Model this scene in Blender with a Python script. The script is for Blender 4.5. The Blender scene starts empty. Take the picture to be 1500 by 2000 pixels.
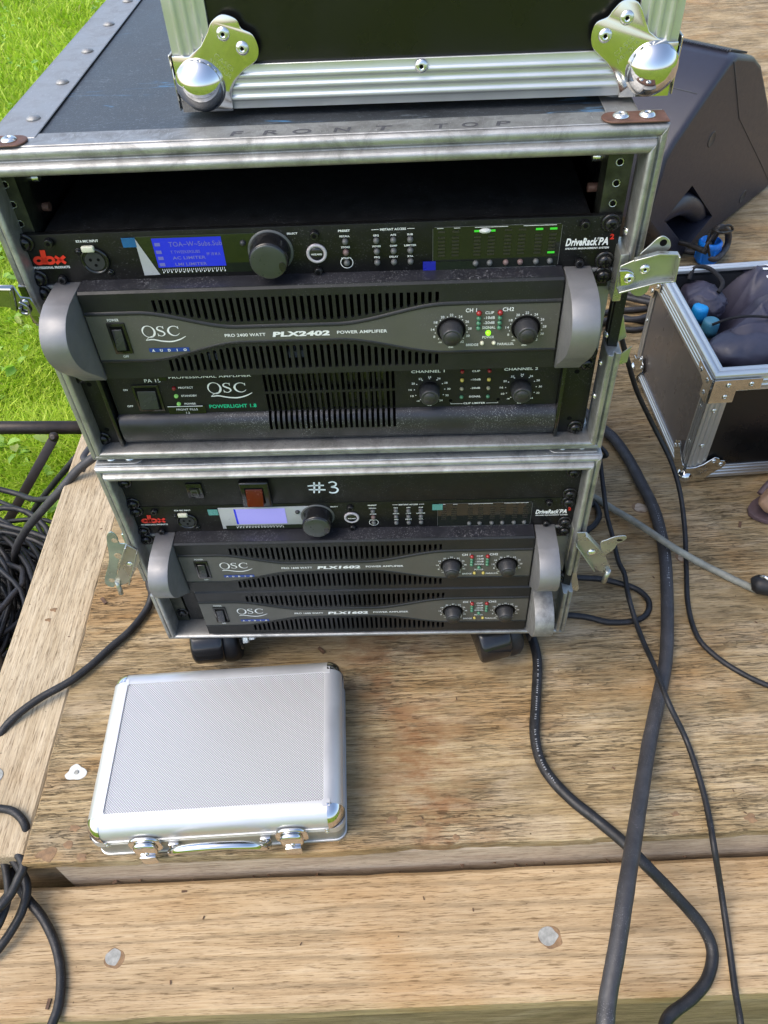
import bpy, bmesh, math, random
import numpy as np
from mathutils import Vector, Matrix, Euler
random.seed(7); rng = np.random.default_rng(7)
SC = bpy.context.scene
COL = SC.collection
R = math.radians
# ------------------------------------------------------------------ camera, sky, sun, exposure
cd = bpy.data.cameras.new('camera'); cam = bpy.data.objects.new('camera', cd); COL.objects.link(cam)
cam.location = (0.0763, -0.5859, 0.934); cam.rotation_euler = (0.7403, 0.045, 0.0113)
cd.sensor_fit = 'VERTICAL'; cd.sensor_height = 24.0; cd.lens = 1545.8/2000*24.0
cd.clip_start = 0.01; cd.clip_end = 500
SC.camera = cam
SUN_EL, SUN_AZ = 56.0, -112.0          # azimuth: degrees from +Y towards +X
W = bpy.data.worlds.new("World"); SC.world = W; W.use_nodes = True
wn = W.node_tree; wn.nodes.clear()
sky = wn.nodes.new('ShaderNodeTexSky'); sky.sky_type = 'NISHITA'; sky.sun_disc = False
sky.sun_elevation = R(SUN_EL); sky.sun_rotation = R(SUN_AZ); sky.air_density = 1.0; sky.dust_density = 2.6; sky.ozone_density = 1.0
bg = wn.nodes.new('ShaderNodeBackground'); bg.inputs[1].default_value = 0.15
wo = wn.nodes.new('ShaderNodeOutputWorld')
wn.links.new(sky.outputs[0], bg.inputs[0]); wn.links.new(bg.outputs[0], wo.inputs[0])
sd = bpy.data.lights.new('sun', 'SUN'); sun = bpy.data.objects.new('sun', sd); COL.objects.link(sun)
sd.energy = 0.9; sd.angle = R(46); sd.color = (1.0, 0.93, 0.82)
sv = Vector((math.sin(R(SUN_AZ))*math.cos(R(SUN_EL)), math.cos(R(SUN_AZ))*math.cos(R(SUN_EL)), math.sin(R(SUN_EL))))
sun.rotation_euler = sv.to_track_quat('Z', 'Y').to_euler(); sun.location = (0, 0, 8)
SC.view_settings.view_transform = 'Standard'; SC.view_settings.look = 'None'
SC.view_settings.exposure = 1.25; SC.view_settings.gamma = 1.0; SC.view_settings.use_curve_mapping = False
SC.render.engine = 'CYCLES'; SC.cycles.max_bounces = 8

# ------------------------------------------------------------------ material helpers
MT = {}
class NT:
    def __init__(s, name):
        s.m = bpy.data.materials.new(name); s.m.use_nodes = True; s.t = s.m.node_tree; s.t.nodes.clear()
        s.out = s.t.nodes.new('ShaderNodeOutputMaterial'); s.b = s.t.nodes.new('ShaderNodeBsdfPrincipled')
        s.t.links.new(s.b.outputs[0], s.out.inputs[0]); s.tc = s.t.nodes.new('ShaderNodeTexCoord'); MT[name] = s.m
    def n(s, t, **k):
        x = s.t.nodes.new(t)
        for a, v in k.items(): setattr(x, a, v)
        return x
    def l(s, a, b): s.t.links.new(a, b)
    def mapping(s, scale=(1,1,1), rot=(0,0,0), loc=(0,0,0)):
        m = s.n('ShaderNodeMapping'); m.inputs['Scale'].default_value = scale; m.inputs['Rotation'].default_value = rot; m.inputs['Location'].default_value = loc
        s.l(s.tc.outputs['Object'], m.inputs[0]); return m.outputs[0]
    def noise(s, v, scale, detail=4, rough=.55, dist=0):
        x = s.n('ShaderNodeTexNoise'); x.inputs['Scale'].default_value = scale; x.inputs['Detail'].default_value = detail
        x.inputs['Roughness'].default_value = rough; x.inputs['Distortion'].default_value = dist
        if v is not None: s.l(v, x.inputs['Vector'])
        else: s.l(s.tc.outputs['Object'], x.inputs['Vector'])
        return x.outputs['Fac']
    def ramp(s, f, stops, interp='LINEAR'):
        x = s.n('ShaderNodeValToRGB'); x.color_ramp.interpolation = interp
        e = x.color_ramp.elements
        while len(e) > 1: e.remove(e[-1])
        e[0].position = stops[0][0]; e[0].color = c4(stops[0][1])
        for p, c in stops[1:]:
            q = e.new(p); q.color = c4(c)
        s.l(f, x.inputs[0]); return x.outputs[0]
    def mix(s, f, a, b, mode='MIX'):
        x = s.n('ShaderNodeMix', data_type='RGBA', blend_type=mode)
        for i, v in ((0, f), (6, a), (7, b)):
            if isinstance(v, (int, float)): x.inputs[i].default_value = v
            elif isinstance(v, tuple): x.inputs[i].default_value = c4(v)
            else: s.l(v, x.inputs[i])
        return x.outputs[2]
    def math(s, op, a, b=0.0):
        x = s.n('ShaderNodeMath', operation=op)
        for i, v in ((0, a), (1, b)):
            if isinstance(v, (int, float)): x.inputs[i].default_value = v
            else: s.l(v, x.inputs[i])
        return x.outputs[0]
    def bump(s, h, strength=.3, dist=.001):
        x = s.n('ShaderNodeBump'); x.inputs['Strength'].default_value = strength; x.inputs['Distance'].default_value = dist
        s.l(h, x.inputs['Height']); s.l(x.outputs[0], s.b.inputs['Normal']); return x
    def set(s, **k):
        for a, v in k.items():
            i = s.b.inputs[a.replace('_', ' ')]
            if isinstance(v, (int, float)): i.default_value = v
            elif isinstance(v, tuple): i.default_value = c4(v)
            else: s.l(v, i)
def c4(c):
    if isinstance(c, (int, float)): return (c, c, c, 1)
    return (c[0], c[1], c[2], 1) if len(c) == 3 else c

def plain(name, col, rough=.5, metal=0., var=.0, vscale=40, bump=0., bscale=300, dust=0., spec=.5, rvar=.1, stretch=(1,1,1)):
    s = NT(name)
    n = s.noise(s.mapping(stretch), vscale, 5, .6)
    dark = tuple(c*(1-var) for c in col); lite = tuple(min(1, c*(1+var)) for c in col)
    cc = s.ramp(n, [(.3, dark), (.7, lite)])
    if dust:
        d = s.noise(None, 900, 2, .5)
        dm = s.ramp(d, [(.66-dust*.08, (0,0,0)), (.72-dust*.06, (1,1,1))])
        big = s.ramp(s.noise(None, 25, 3), [(.4, (0,0,0)), (.65, (1,1,1))])
        cc = s.mix(s.math('MULTIPLY', s.mix(1.0, dm, big, 'MULTIPLY'), .5*min(1,dust*2)), cc, (.35,.35,.36))
    s.set(Base_Color=cc, Metallic=metal, Specular_IOR_Level=spec)
    rr = s.n('ShaderNodeMapRange'); s.l(s.noise(s.mapping(stretch), vscale*1.7, 4), rr.inputs[0])
    rr.inputs[1].default_value = .3; rr.inputs[2].default_value = .7; rr.inputs[3].default_value = max(.02, rough-rvar); rr.inputs[4].default_value = min(1, rough+rvar)
    s.set(Roughness=rr.outputs[0])
    if bump: s.bump(s.noise(None, bscale, 3, .6), bump, .0006)
    return s.m

def worn_alu(name, base=(.62,.63,.62), dirt=(.16,.16,.15), amt=.5, blue=False):
    s = NT(name)
    n1 = s.noise(s.mapping((1,1,1)), 38, 8, .68, .6)
    n2 = s.noise(s.mapping((3,30,30)), 60, 6, .7)
    n3 = s.noise(s.mapping((30,3,30)), 45, 6, .7)
    m = s.ramp(n1, [(.52-amt*.16, (0,0,0)), (.66, (1,1,1))])
    c = s.mix(s.math('MULTIPLY', m, .75*amt+.15), base, dirt)
    c = s.mix(s.math('MULTIPLY', s.ramp(n2, [(.55,(0,0,0)),(.7,(1,1,1))]), .4*amt), c, (.2,.2,.2) if not blue else (.13,.2,.27))
    c = s.mix(s.math('MULTIPLY', s.ramp(n3, [(.6,(0,0,0)),(.66,(1,1,1))]), .35), c, (.85,.85,.84))
    s.set(Base_Color=c, Metallic=.8)
    s.set(Roughness=s.math('ADD', s.math('MULTIPLY', n1, .4), .30))
    s.bump(s.math('ADD', n2, n1), .25, .0008)
    return s.m

def wood(name, lo, mid, hi, axis='x', seed=0, weather=.0, orange=.0, rings=9., grainbump=.5, cracks=.5, mould=0., bluish=.0, ringk=.30, dash=0.):
    s = NT(name)
    st = (1.3, 9, 9) if axis == 'x' else ((9, 1.3, 9) if axis == 'y' else (9, 9, 1.3))
    sf = (1.2, 55, 55) if axis == 'x' else ((55, 1.2, 55) if axis == 'y' else (55, 55, 1.2))
    v1 = s.mapping(st, loc=(seed, seed*2, seed*3)); v2 = s.mapping(sf, loc=(seed*5, seed, seed))
    warp = s.noise(s.mapping((1,1,1), loc=(seed,0,seed)), 3.2, 3, .5)
    wv = s.n('ShaderNodeTexWave', wave_type='BANDS', bands_direction=('Y' if axis != 'y' else 'X'))
    mp = s.mapping((.25, 1, 1) if axis != 'y' else (1, .25, 1), loc=(seed*.3, seed*.17, 0))
    # warp the bands so the growth rings run long and swirl now and then
    add = s.n('ShaderNodeVectorMath', operation='ADD'); sc = s.n('ShaderNodeVectorMath', operation='SCALE')
    nz = s.n('ShaderNodeTexNoise'); nz.inputs['Scale'].default_value = 2.3; nz.inputs['Detail'].default_value = 2; s.l(v1 if False else s.mapping((.5,4,4) if axis != 'y' else (4,.5,4), loc=(seed,seed,0)), nz.inputs['Vector'])
    s.l(nz.outputs['Color'], sc.inputs[0]); sc.inputs['Scale'].default_value = .075
    s.l(mp, add.inputs[0]); s.l(sc.outputs[0], add.inputs[1]); s.l(add.outputs[0], wv.inputs['Vector'])
    wv.inputs['Scale'].default_value = rings; wv.inputs['Distortion'].default_value = .7; wv.inputs['Detail'].default_value = 2; wv.inputs['Detail Scale'].default_value = 1.2
    g = s.noise(v1, 6, 7, .62, .4); f = s.noise(v2, 9, 5, .6)
    mixf = s.math('ADD', s.math('MULTIPLY', g, .5), s.math('MULTIPLY', f, .5))
    c = s.ramp(mixf, [(.36, lo), (.49, mid), (.62, hi)])
    ring = s.ramp(wv.outputs['Fac'], [(.0, (1,1,1)), (.16, (0,0,0)), (1, (0,0,0))])
    c = s.mix(s.math('MULTIPLY', ring, ringk), c, tuple(x*.55 for x in mid))
    if weather:
        w = s.noise(s.mapping((1,2.4,1) if axis=='x' else (2.4,1,1), loc=(seed*2,1,0)), 5.5, 6, .65, .8)
        c = s.mix(s.math('MULTIPLY', s.ramp(w, [(.44,(0,0,0)),(.62,(1,1,1))]), weather), c, tuple(x*.38 for x in mid))
        w2 = s.noise(s.mapping((1,4,1) if axis=='x' else (4,1,1), loc=(seed,7,2)), 7, 5, .6, 1.)
        c = s.mix(s.math('MULTIPLY', s.ramp(w2, [(.5,(0,0,0)),(.66,(1,1,1))]), weather*.6), c, (.50,.41,.29))
    if orange:
        o = s.noise(s.mapping((1,1.7,1), loc=(3+seed,1,1)), 4.0, 5, .6, .5)
        c = s.mix(s.math('MULTIPLY', s.ramp(o, [(.5,(0,0,0)),(.66,(1,1,1))]), orange), c, (.36,.19,.06))
    if mould:
        o = s.noise(s.mapping((1,1,1), loc=(9,4,seed)), 8.0, 6, .7, .3)
        c = s.mix(s.math('MULTIPLY', s.ramp(o, [(.58,(0,0,0)),(.75,(1,1,1))]), mould), c, (.09,.085,.05))
    if bluish: c = s.mix(bluish, c, (.30,.30,.32))
    fine = s.noise(s.mapping(tuple(q*1.0 for q in ((13,190,190) if axis == 'x' else ((190,13,190) if axis == 'y' else (190,190,13)))), loc=(seed,1,2)), 4, 3, .6)
    c = s.mix(.9, c, s.ramp(fine, [(.34,(.42,.38,.33)),(.46,(1,1,1)),(.66,(1.0,1.0,1.0))]), 'MULTIPLY')
    c = s.mix(s.math('MULTIPLY', s.ramp(fine, [(.6,(0,0,0)),(.72,(1,1,1))]), .28), c, tuple(min(1,x*1.35) for x in hi))
    ck = s.noise(s.mapping(tuple(a*b for a, b in zip(st, (.9,2.2,2.2) if axis=='x' else (2.2,.9,2.2))), loc=(seed*3,3,seed)), 8, 6, .7, .25)
    ckm = s.ramp(ck, [(.5-.004-.012*cracks,(0,0,0)),(.5,(1,1,1)),(.504+.012*cracks,(0,0,0))])
    gate = s.ramp(s.noise(s.mapping((1,1,1), loc=(seed,2,5)), 7, 3), [(.42,(0,0,0)),(.6,(1,1,1))])
    ckm = s.mix(1.0, ckm, gate, 'MULTIPLY')
    c = s.mix(s.math('MULTIPLY', ckm, .8*cracks), c, tuple(x*.28 for x in lo))
    ck2 = s.noise(s.mapping(tuple(a*b for a, b in zip(st, (1.3,4,4) if axis=='x' else (4,1.3,4))), loc=(seed*2,seed,8)), 11, 5, .65, .15)
    ck2m = s.ramp(ck2, [(.5-.012*cracks,(0,0,0)),(.5,(1,1,1)),(.5+.012*cracks,(0,0,0))])
    c = s.mix(s.math('MULTIPLY', ck2m, .55*cracks), c, tuple(x*.5 for x in lo))
    if dash:
        d_ = s.noise(s.mapping(tuple(q for q in ((22,200,200) if axis == 'x' else (200,22,200))), loc=(seed,9,2)), 1.6, 4, .65)
        dm = s.ramp(d_, [(.585,(0,0,0)),(.64,(1,1,1))])
        gt = s.ramp(s.noise(s.mapping((1,1.5,1), loc=(seed,12,5)), 6, 4, .6), [(.38,(.25,.25,.25)),(.62,(1,1,1))])
        c = s.mix(s.math('MULTIPLY', s.mix(1.0, dm, gt, 'MULTIPLY'), dash), c, tuple(x*.42 for x in lo))
    sp = s.n('ShaderNodeTexVoronoi'); s.l(s.mapping((1,1,1), loc=(seed,0,0)), sp.inputs['Vector']); sp.inputs['Scale'].default_value = 95
    spm = s.ramp(sp.outputs['Distance'], [(.05,(1,1,1)),(.12,(0,0,0))])
    rare = s.ramp(s.noise(None, 60, 1), [(.62,(0,0,0)),(.66,(1,1,1))])
    c = s.mix(s.mix(1.0, spm, rare, 'MULTIPLY'), c, tuple(x*.3 for x in lo))
    s.set(Base_Color=c, Roughness=.72, Specular_IOR_Level=.25)
    h = s.math('SUBTRACT', s.math('ADD', mixf, s.math('MULTIPLY', f, .5)), s.math('MULTIPLY', ckm, 1.6*cracks))
    s.bump(h, grainbump, .0016)
    return s
# ------------------------------------------------------------------ materials
worn_alu('alu_worn', (.40,.40,.39), (.11,.11,.10), .65)
worn_alu('alu_scuffed', (.42,.44,.45), (.10,.11,.13), .8, True)
worn_alu('alu_strip', (.36,.36,.355), (.20,.20,.19), .35)
plain('alu_clean', (.56,.57,.56), .40, .85, .03, 30, 0, 300, rvar=.05)
plain('alu_shell', (.30,.31,.29), .42, .6, .1, 60, .1, 900)
plain('chrome_dark', (.30,.31,.31), .12, 1., .2, 30, .05, 100)
plain('alu_satin', (.58,.585,.59), .46, .7, .07, 14, .03, 500)
plain('zinc', (.40,.41,.37), .30, .85, .18, 30, .05, 120)
plain('zinc_blue', (.36,.46,.43), .33, .85, .22, 30, .05, 120)
plain('chrome', (.62,.62,.62), .06, 1., .03, 20, 0, rvar=.025)
plain('mirror_plate', (.66,.65,.60), .10, 1., .05, 9, .02, 40, rvar=.05)
plain('rivet', (.68,.69,.67), .26, .95, .1, 200)
plain('rust', (.13,.065,.045), .6, .35, .35, 90, .3, 200)
plain('panel_black', (.006,.006,.006), .38, 0, .2, 50, .05, 900, .2, spec=.28)
plain('panel_gloss', (.008,.0085,.008), .17, 0, .2, 50, .02, 900, .2)
plain('panel_matt', (.008,.008,.008), .5, 0, .2, 50, .1, 900, .25, spec=.3)
plain('amp_dark', (.014,.0145,.0145), .42, .0, .15, 40, .08, 1400, .2, spec=.3)
plain('amp_dusty', (.016,.016,.020), .42, .0, .3, 40, .1, 1400, .9)
plain('amp_band', (.082,.080,.070), .5, .1, .06, 30, .12, 2200, .25)
plain('amp_handle', (.20,.20,.205), .45, .45, .1, 40, .25, 2600)
plain('amp_handle_worn', (.20,.20,.195), .5, .4, .35, 110, .4, 800, .5)
plain('knob', (.024,.025,.028), .42, 0, .15, 60, .1, 1500)
plain('knob_cap', (.02,.021,.02), .5, 0, .1, 60)
plain('knob_gloss', (.012,.012,.013), .16, 0, .1, 60)
plain('knob_disc', (.055,.062,.06), .28, .5, .1, 20, stretch=(1,1,1))
plain('screw_black', (.012,.012,.013), .24, .3, .2, 80)
plain('void', (.003,.003,.003), .9, 0, .1, 20, spec=.1)
plain('copper_board', (.09,.032,.018), .6, 0, .3, 90)
plain('component_grey', (.16,.17,.2), .5, 0, .2, 90)
plain('rail_steel', (.05,.052,.04), .42, .7, .6, 60, .3, 150)
plain('rubber', (.011,.011,.012), .5, 0, .5, 60, .3, 300, .3, spec=.4)
plain('rubber_thick', (.030,.029,.031), .55, 0, .35, 45, .25, 250, .45)
plain('cable_grey', (.22,.22,.18), .55, 0, .3, 60, .2, 300)
plain('speaker_plastic', (.019,.019,.030), .40, 0, .08, 60, .5, 1100, .1, spec=.5, rvar=.04)
plain('cloth', (.040,.037,.058), .55, 0, .25, 30, .3, 700)
plain('cloth_satin', (.045,.044,.066), .4, 0, .2, 20, .3, 600)
plain('foam', (.012,.012,.014), .95, 0, .2, 60, .5, 500)
plain('blue_plastic', (.01,.20,.75), .35, 0, .1, 30)
plain('blue_cap', (.01,.27,.62), .5, 0, .1, 30)
plain('blue_cap_dull', (.05,.19,.27), .5, 0, .2, 30)
plain('tube_brown', (.045,.036,.030), .38, .5, .3, 20)
plain('leather_tan', (.30,.19,.12), .75, 0, .25, 30, .4, 200)
plain('leather_dark', (.10,.065,.07), .6, 0, .3, 30, .4, 200)
plain('white_print', (.72,.73,.72), .5, 0, .05, 30)
plain('marker_white', (.66,.72,.78), .5, 0, .1, 30)
plain('red_print', (.66,.025,.015), .4, 0, .05, 30)
plain('green_print', (.01,.42,.22), .4, 0, .05, 30)
plain('blue_print', (.012,.045,.24), .4, 0, .05, 30)
plain('ink', (.10,.10,.11), .5, .5, .4, 300)
plain('cream', (.55,.54,.42), .4, 0, .1, 100)
plain('lamp_off', (.22,.22,.15), .2, 0, .1, 100)
plain('lamp_green_off', (.05,.16,.09), .15, 0, .1, 100)
plain('lamp_red_off', (.22,.012,.012), .15, 0, .1, 100)
plain('lamp_amber', (.45,.36,.08), .2, 0, .1, 100)
plain('button_grey', (.085,.088,.088), .45, 0, .1, 100)
plain('button_pink', (.13,.085,.08), .45, 0, .1, 100)
plain('ring_light', (.42,.39,.42), .4, 0, .05, 100)
plain('film_blue', (.015,.10,.25), .2, 0, .1, 100)
plain('film_teal', (.07,.24,.22), .25, 0, .1, 100)
plain('tape_blue', (.012,.018,.28), .35, 0, .1, 100)
plain('display_film', (.36,.37,.38), .35, 0, .05, 100)
plain('meter_glass', (.010,.012,.009), .07, 0, .1, 100, rvar=.03)
plain('glass_dark', (.012,.018,.008), .05, 0, .1, 100, rvar=.03)
plain('meter_bar', (.022,.02,.018), .3, 0, .1, 100)
plain('rocker', (.028,.029,.033), .24, 0, .1, 60)
plain('rocker_red', (.075,.003,.003), .22, 0, .1, 60)
plain('laminate_grey', (.115,.098,.088), .30, 0, .08, 10, .04, 900, spec=.8)
plain('laminate_black', (.005,.005,.005), .3, 0, .2, 10, .03, 900)
plain('paint_white', (.52,.53,.50), .5, 0, .1, 100, .2, 200)
plain('filler', (.27,.27,.245), .8, 0, .3, 150, .6, 300)
plain('knot', (.20,.12,.06), .8, 0, .4, 120, .5, 200)
plain('leaf_dead', (.10,.055,.03), .8, 0, .5, 60, .3, 200)
plain('tree_bark', (.10,.085,.07), .9, 0, .3, 10, .5, 30)
def emit(name, col, e):
    s = NT(name); s.set(Base_Color=tuple(c*.5 for c in col), Roughness=.25, Emission_Color=col, Emission_Strength=e)
emit('lamp_green_on', (.28,.9,.02), .6)
emit('lamp_lime_on', (.25,.6,.15), .15)
emit('bar_green_on', (.05,.6,.04), .25)
emit('screen_blue', (.012,.022,.50), .30)
emit('screen_lilac', (.30,.29,.72), .28)
emit('screen_text', (.13,.14,.42), .22)

def laminate():
    s = NT('laminate_top')
    n = s.noise(None, 14, 6, .6)
    c = s.ramp(n, [(.3,(.022,.025,.028)),(.7,(.040,.045,.050))])
    for i, (sc, rot, w, col, k) in enumerate(((9, .5, .012, (.12,.24,.38), .7), (15, -.9, .010, (.2,.24,.27), .5), (6, 1.6, .006, (.06,.25,.5), .8), (28, .1, .014, (.16,.2,.24), .35))):
        v = s.mapping((1, 5, 1), rot=(0, 0, rot), loc=(i*3.1, i, 0))
        f = s.noise(v, sc, 3, .5, .6)
        m = s.ramp(f, [(.5-w*1.5,(0,0,0)),(.5,(1,1,1)),(.5+w*1.5,(0,0,0))])
        gate = s.ramp(s.noise(s.mapping(loc=(i*2,i*7,0)), 9+i*3, 4, .6), [(.55,(0,0,0)),(.66,(1,1,1))])
        c = s.mix(s.math('MULTIPLY', s.mix(1.0, m, gate, 'MULTIPLY'), k), c, col)
    d = s.ramp(s.noise(None, 700, 2), [(.6,(0,0,0)),(.72,(1,1,1))])
    c = s.mix(s.math('MULTIPLY', d, .6), c, (.16,.19,.22))
    s.set(Base_Color=c, Roughness=s.math('ADD', s.math('MULTIPLY', n, .3), .27))
    s.bump(s.noise(None, 900, 3), .35, .0006)
laminate()
def knurl():
    s = NT('knurled_alu')
    v = s.mapping((1,1,1), rot=(0,0,R(45)))
    a = s.n('ShaderNodeTexChecker'); a.inputs['Scale'].default_value = 420; s.l(v, a.inputs['Vector'])
    w1 = s.n('ShaderNodeTexWave', bands_direction='X'); w2 = s.n('ShaderNodeTexWave', bands_direction='Y')
    for w in (w1, w2): s.l(v, w.inputs['Vector']); w.inputs['Scale'].default_value = 150
    h = s.math('MULTIPLY', w1.outputs['Fac'], w2.outputs['Fac'])
    n = s.noise(None, 5, 3)
    c = s.ramp(h, [(0., (.24,.245,.255)), (.6, (.70,.705,.71))])
    s.set(Base_Color=c, Metallic=.6, Roughness=.38)
    s.bump(h, .8, .0006)
knurl()
def grille_mesh():
    s = NT('speaker_grille')
    a = s.n('ShaderNodeTexVoronoi'); a.inputs['Scale'].default_value = 260
    s.l(s.tc.outputs['Object'], a.inputs['Vector'])
    c = s.ramp(a.outputs['Distance'], [(.25,(.002,.002,.002)),(.4,(.03,.03,.03))])
    s.set(Base_Color=c, Roughness=.6)
grille_mesh()
def rainbow_film():
    s = NT('display_glass'); n = s.noise(s.mapping((1,1,3)), 30, 3, .5, .5)
    c = s.ramp(n, [(.3,(.006,.012,.006)),(.7,(.02,.035,.01))]); s.set(Base_Color=c, Roughness=.08, Specular_IOR_Level=.7)
rainbow_film()

WD = {}
w = wood('wood_plywood', (.19,.122,.055), (.36,.263,.135), (.49,.38,.225), 'x', 3, weather=.5, orange=.5, rings=26, grainbump=.8, cracks=.9, mould=.3, ringk=.42, dash=.5)
# rust-coloured stain running back across the sheet
w2 = w
tc = w.mapping((1,1,1), loc=(-.497,0,0))
sx = w.n('ShaderNodeSeparateXYZ'); w.l(tc, sx.inputs[0])
wob = w.math('ADD', sx.outputs[0], w.math('MULTIPLY', w.math('SUBTRACT', w.noise(None, 9, 5, .6), .5), .12))
wob = w.math('ADD', wob, w.math('MULTIPLY', sx.outputs[1], .27))
band = w.ramp(w.math('ADD', w.math('MULTIPLY', w.math('ABSOLUTE', wob), -11), 1.0), [(0.,(0,0,0)),(.9,(1,1,1))])
brk = w.ramp(w.noise(w.mapping((1,2,1), loc=(4,4,4)), 16, 6, .7), [(.42,(0,0,0)),(.6,(1,1,1))])
old = w.b.inputs['Base Color'].links[0].from_socket
w.set(Base_Color=w.mix(w.math('MULTIPLY', w.mix(1.0, band, brk, 'MULTIPLY'), .8), old, (.21,.10,.04)))
wood('wood_side', (.33,.255,.155), (.45,.36,.235), (.53,.44,.305), 'y', 11, weather=.12, orange=.12, rings=30, grainbump=.4, cracks=.35, ringk=.4, dash=.35)
wood('wood_step', (.31,.21,.11), (.42,.30,.165), (.49,.37,.225), 'x', 5, weather=.15, orange=.35, rings=12, grainbump=.3, cracks=.4, mould=.15, ringk=.6, dash=.12)
wood('wood_joist', (.30,.22,.155), (.46,.36,.26), (.56,.46,.34), 'x', 8, weather=.35, orange=.1, rings=14, grainbump=.3, cracks=.4, mould=.25)
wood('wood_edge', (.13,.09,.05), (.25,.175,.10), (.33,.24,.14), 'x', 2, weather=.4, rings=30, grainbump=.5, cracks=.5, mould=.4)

def leafmat(name, a, b, tr=.45, rough=.45):
    s = NT(name); g = s.n('ShaderNodeNewGeometry')
    c = s.ramp(g.outputs['Random Per Island'], [(0, a), (.55, tuple((x+y)/2 for x, y in zip(a, b))), (.93, b), (1., (.34,.30,.10))])
    big = s.noise(None, 1.6, 4)
    c = s.mix(s.math('MULTIPLY', s.ramp(big, [(.4,(0,0,0)),(.65,(1,1,1))]), .5), c, tuple(x*.6 for x in a))
    s.set(Base_Color=c, Roughness=rough, Specular_IOR_Level=.35)
    t = s.n('ShaderNodeBsdfTranslucent'); s.l(s.mix(.6, c, (.25,.5,.02)), t.inputs[0])
    m = s.n('ShaderNodeMixShader'); m.inputs[0].default_value = tr
    s.l(s.b.outputs[0], m.inputs[1]); s.l(t.outputs[0], m.inputs[2]); s.l(m.outputs[0], s.out.inputs[0])
leafmat('grass_blade', (.42,.60,.03), (.76,.86,.12), .5)
leafmat('weed_leaf', (.28,.50,.08), (.46,.68,.16))
leafmat('tree_leaf', (.035,.085,.015), (.07,.14,.025), .3)
def lawnmat():
    s = NT('lawn_ground')
    a = s.noise(None, 5, 6, .65); b = s.noise(None, 60, 5, .7); d = s.noise(None, 1.1, 4)
    c = s.ramp(s.math('ADD', s.math('MULTIPLY', a, .5), s.math('MULTIPLY', b, .5)), [(.3,(.15,.23,.02)),(.5,(.24,.34,.035)),(.7,(.34,.42,.06))])
    c = s.mix(s.math('MULTIPLY', s.ramp(d, [(.5,(0,0,0)),(.7,(1,1,1))]), .4), c, (.17,.20,.04))
    s.set(Base_Color=c, Roughness=.9, Specular_IOR_Level=.1); s.bump(b, .8, .03)
lawnmat()
# ------------------------------------------------------------------ mesh helpers
class MB:
    def __init__(s): s.v = []; s.f = []; s.sm = []
    def add(s, vs, fs, smooth=False, M=None):
        o = len(s.v)
        s.v += [tuple(M @ Vector(p)) if M is not None else tuple(p) for p in vs]
        s.f += [tuple(i+o for i in f) for f in fs]; s.sm += [smooth]*len(fs); return s
    def box(s, x0, x1, y0, y1, z0, z1, M=None):
        v = [(x, y, z) for x in (x0, x1) for y in (y0, y1) for z in (z0, z1)]
        return s.add(v, [(0,1,3,2),(4,6,7,5),(0,4,5,1),(2,3,7,6),(0,2,6,4),(1,5,7,3)], False, M)
    def prism(s, pts, a, b, axis='y', M=None, smooth=False):
        # closed outline (2-D) pushed from a to b along an axis
        n = len(pts); P = []
        for t in (a, b):
            for p, q in pts: P.append({'y': (p, t, q), 'x': (t, p, q), 'z': (p, q, t)}[axis])
        s.add(P, [tuple(range(n)), tuple(range(2*n-1, n-1, -1))], False, M)
        o = len(s.v) - 2*n
        for i in range(n):
            j = (i+1) % n; s.f.append((o+i, o+n+i, o+n+j, o+j)); s.sm.append(smooth)
        return s
    def lathe(s, prof, seg=20, M=None, smooth=True, axis='-y'):
        # profile of (radius, height); height runs towards -Y (out of a front panel), or +Z
        P = []; F = []
        for r, h in prof:
            for k in range(seg):
                a = 2*math.pi*k/seg; x, z = r*math.cos(a), r*math.sin(a)
                P.append((x, -h, z) if axis == '-y' else (x, z, h))
        for i in range(len(prof)-1):
            for k in range(seg):
                k2 = (k+1) % seg; F.append((i*seg+k, i*seg+k2, (i+1)*seg+k2, (i+1)*seg+k))
        s.add(P, F, smooth, M)
        o = len(s.v)-len(P); s.f.append(tuple(o+(len(prof)-1)*seg+k for k in range(seg))); s.sm.append(False)
        s.f.append(tuple(o+seg-1-k for k in range(seg))); s.sm.append(False)
        return s
    def tube(s, pts, r, seg=10, closed=False, M=None, res=0):
        pts = [Vector(p) for p in pts]
        if res: pts = spline(pts, res, closed)
        n = len(pts); P = []; F = []
        T = [(pts[(i+1) % n]-pts[i-1]) if closed or 0 < i < n-1 else (pts[1]-pts[0] if i == 0 else pts[-1]-pts[-2]) for i in range(n)]
        N = None
        for i in range(n):
            t = T[i].normalized()
            if N is None: N = t.cross(Vector((0,0,1))); N = N if N.length > .05 else t.cross(Vector((0,1,0))); N.normalize()
            N = (N - t*N.dot(t)).normalized(); B = t.cross(N)
            rr = r(i/(n-1)) if callable(r) else r
            for k in range(seg):
                a = 2*math.pi*k/seg; P.append(tuple(pts[i] + N*math.cos(a)*rr + B*math.sin(a)*rr))
        m = n if closed else n-1
        for i in range(m):
            for k in range(seg):
                j = (i+1) % n; k2 = (k+1) % seg; F.append((i*seg+k, j*seg+k, j*seg+k2, i*seg+k2))
        s.add(P, F, True, M); o = len(s.v)-len(P)
        if not closed:
            s.f += [tuple(o+k for k in range(seg)), tuple(o+(n-1)*seg+seg-1-k for k in range(seg))]; s.sm += [False]*2
        return s
    def mesh(s, name, mat):
        m = bpy.data.meshes.new(name); m.from_pydata(s.v, [], s.f); m.polygons.foreach_set('use_smooth', s.sm)
        m.materials.append(MT[mat]); m.update(); return m
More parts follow.
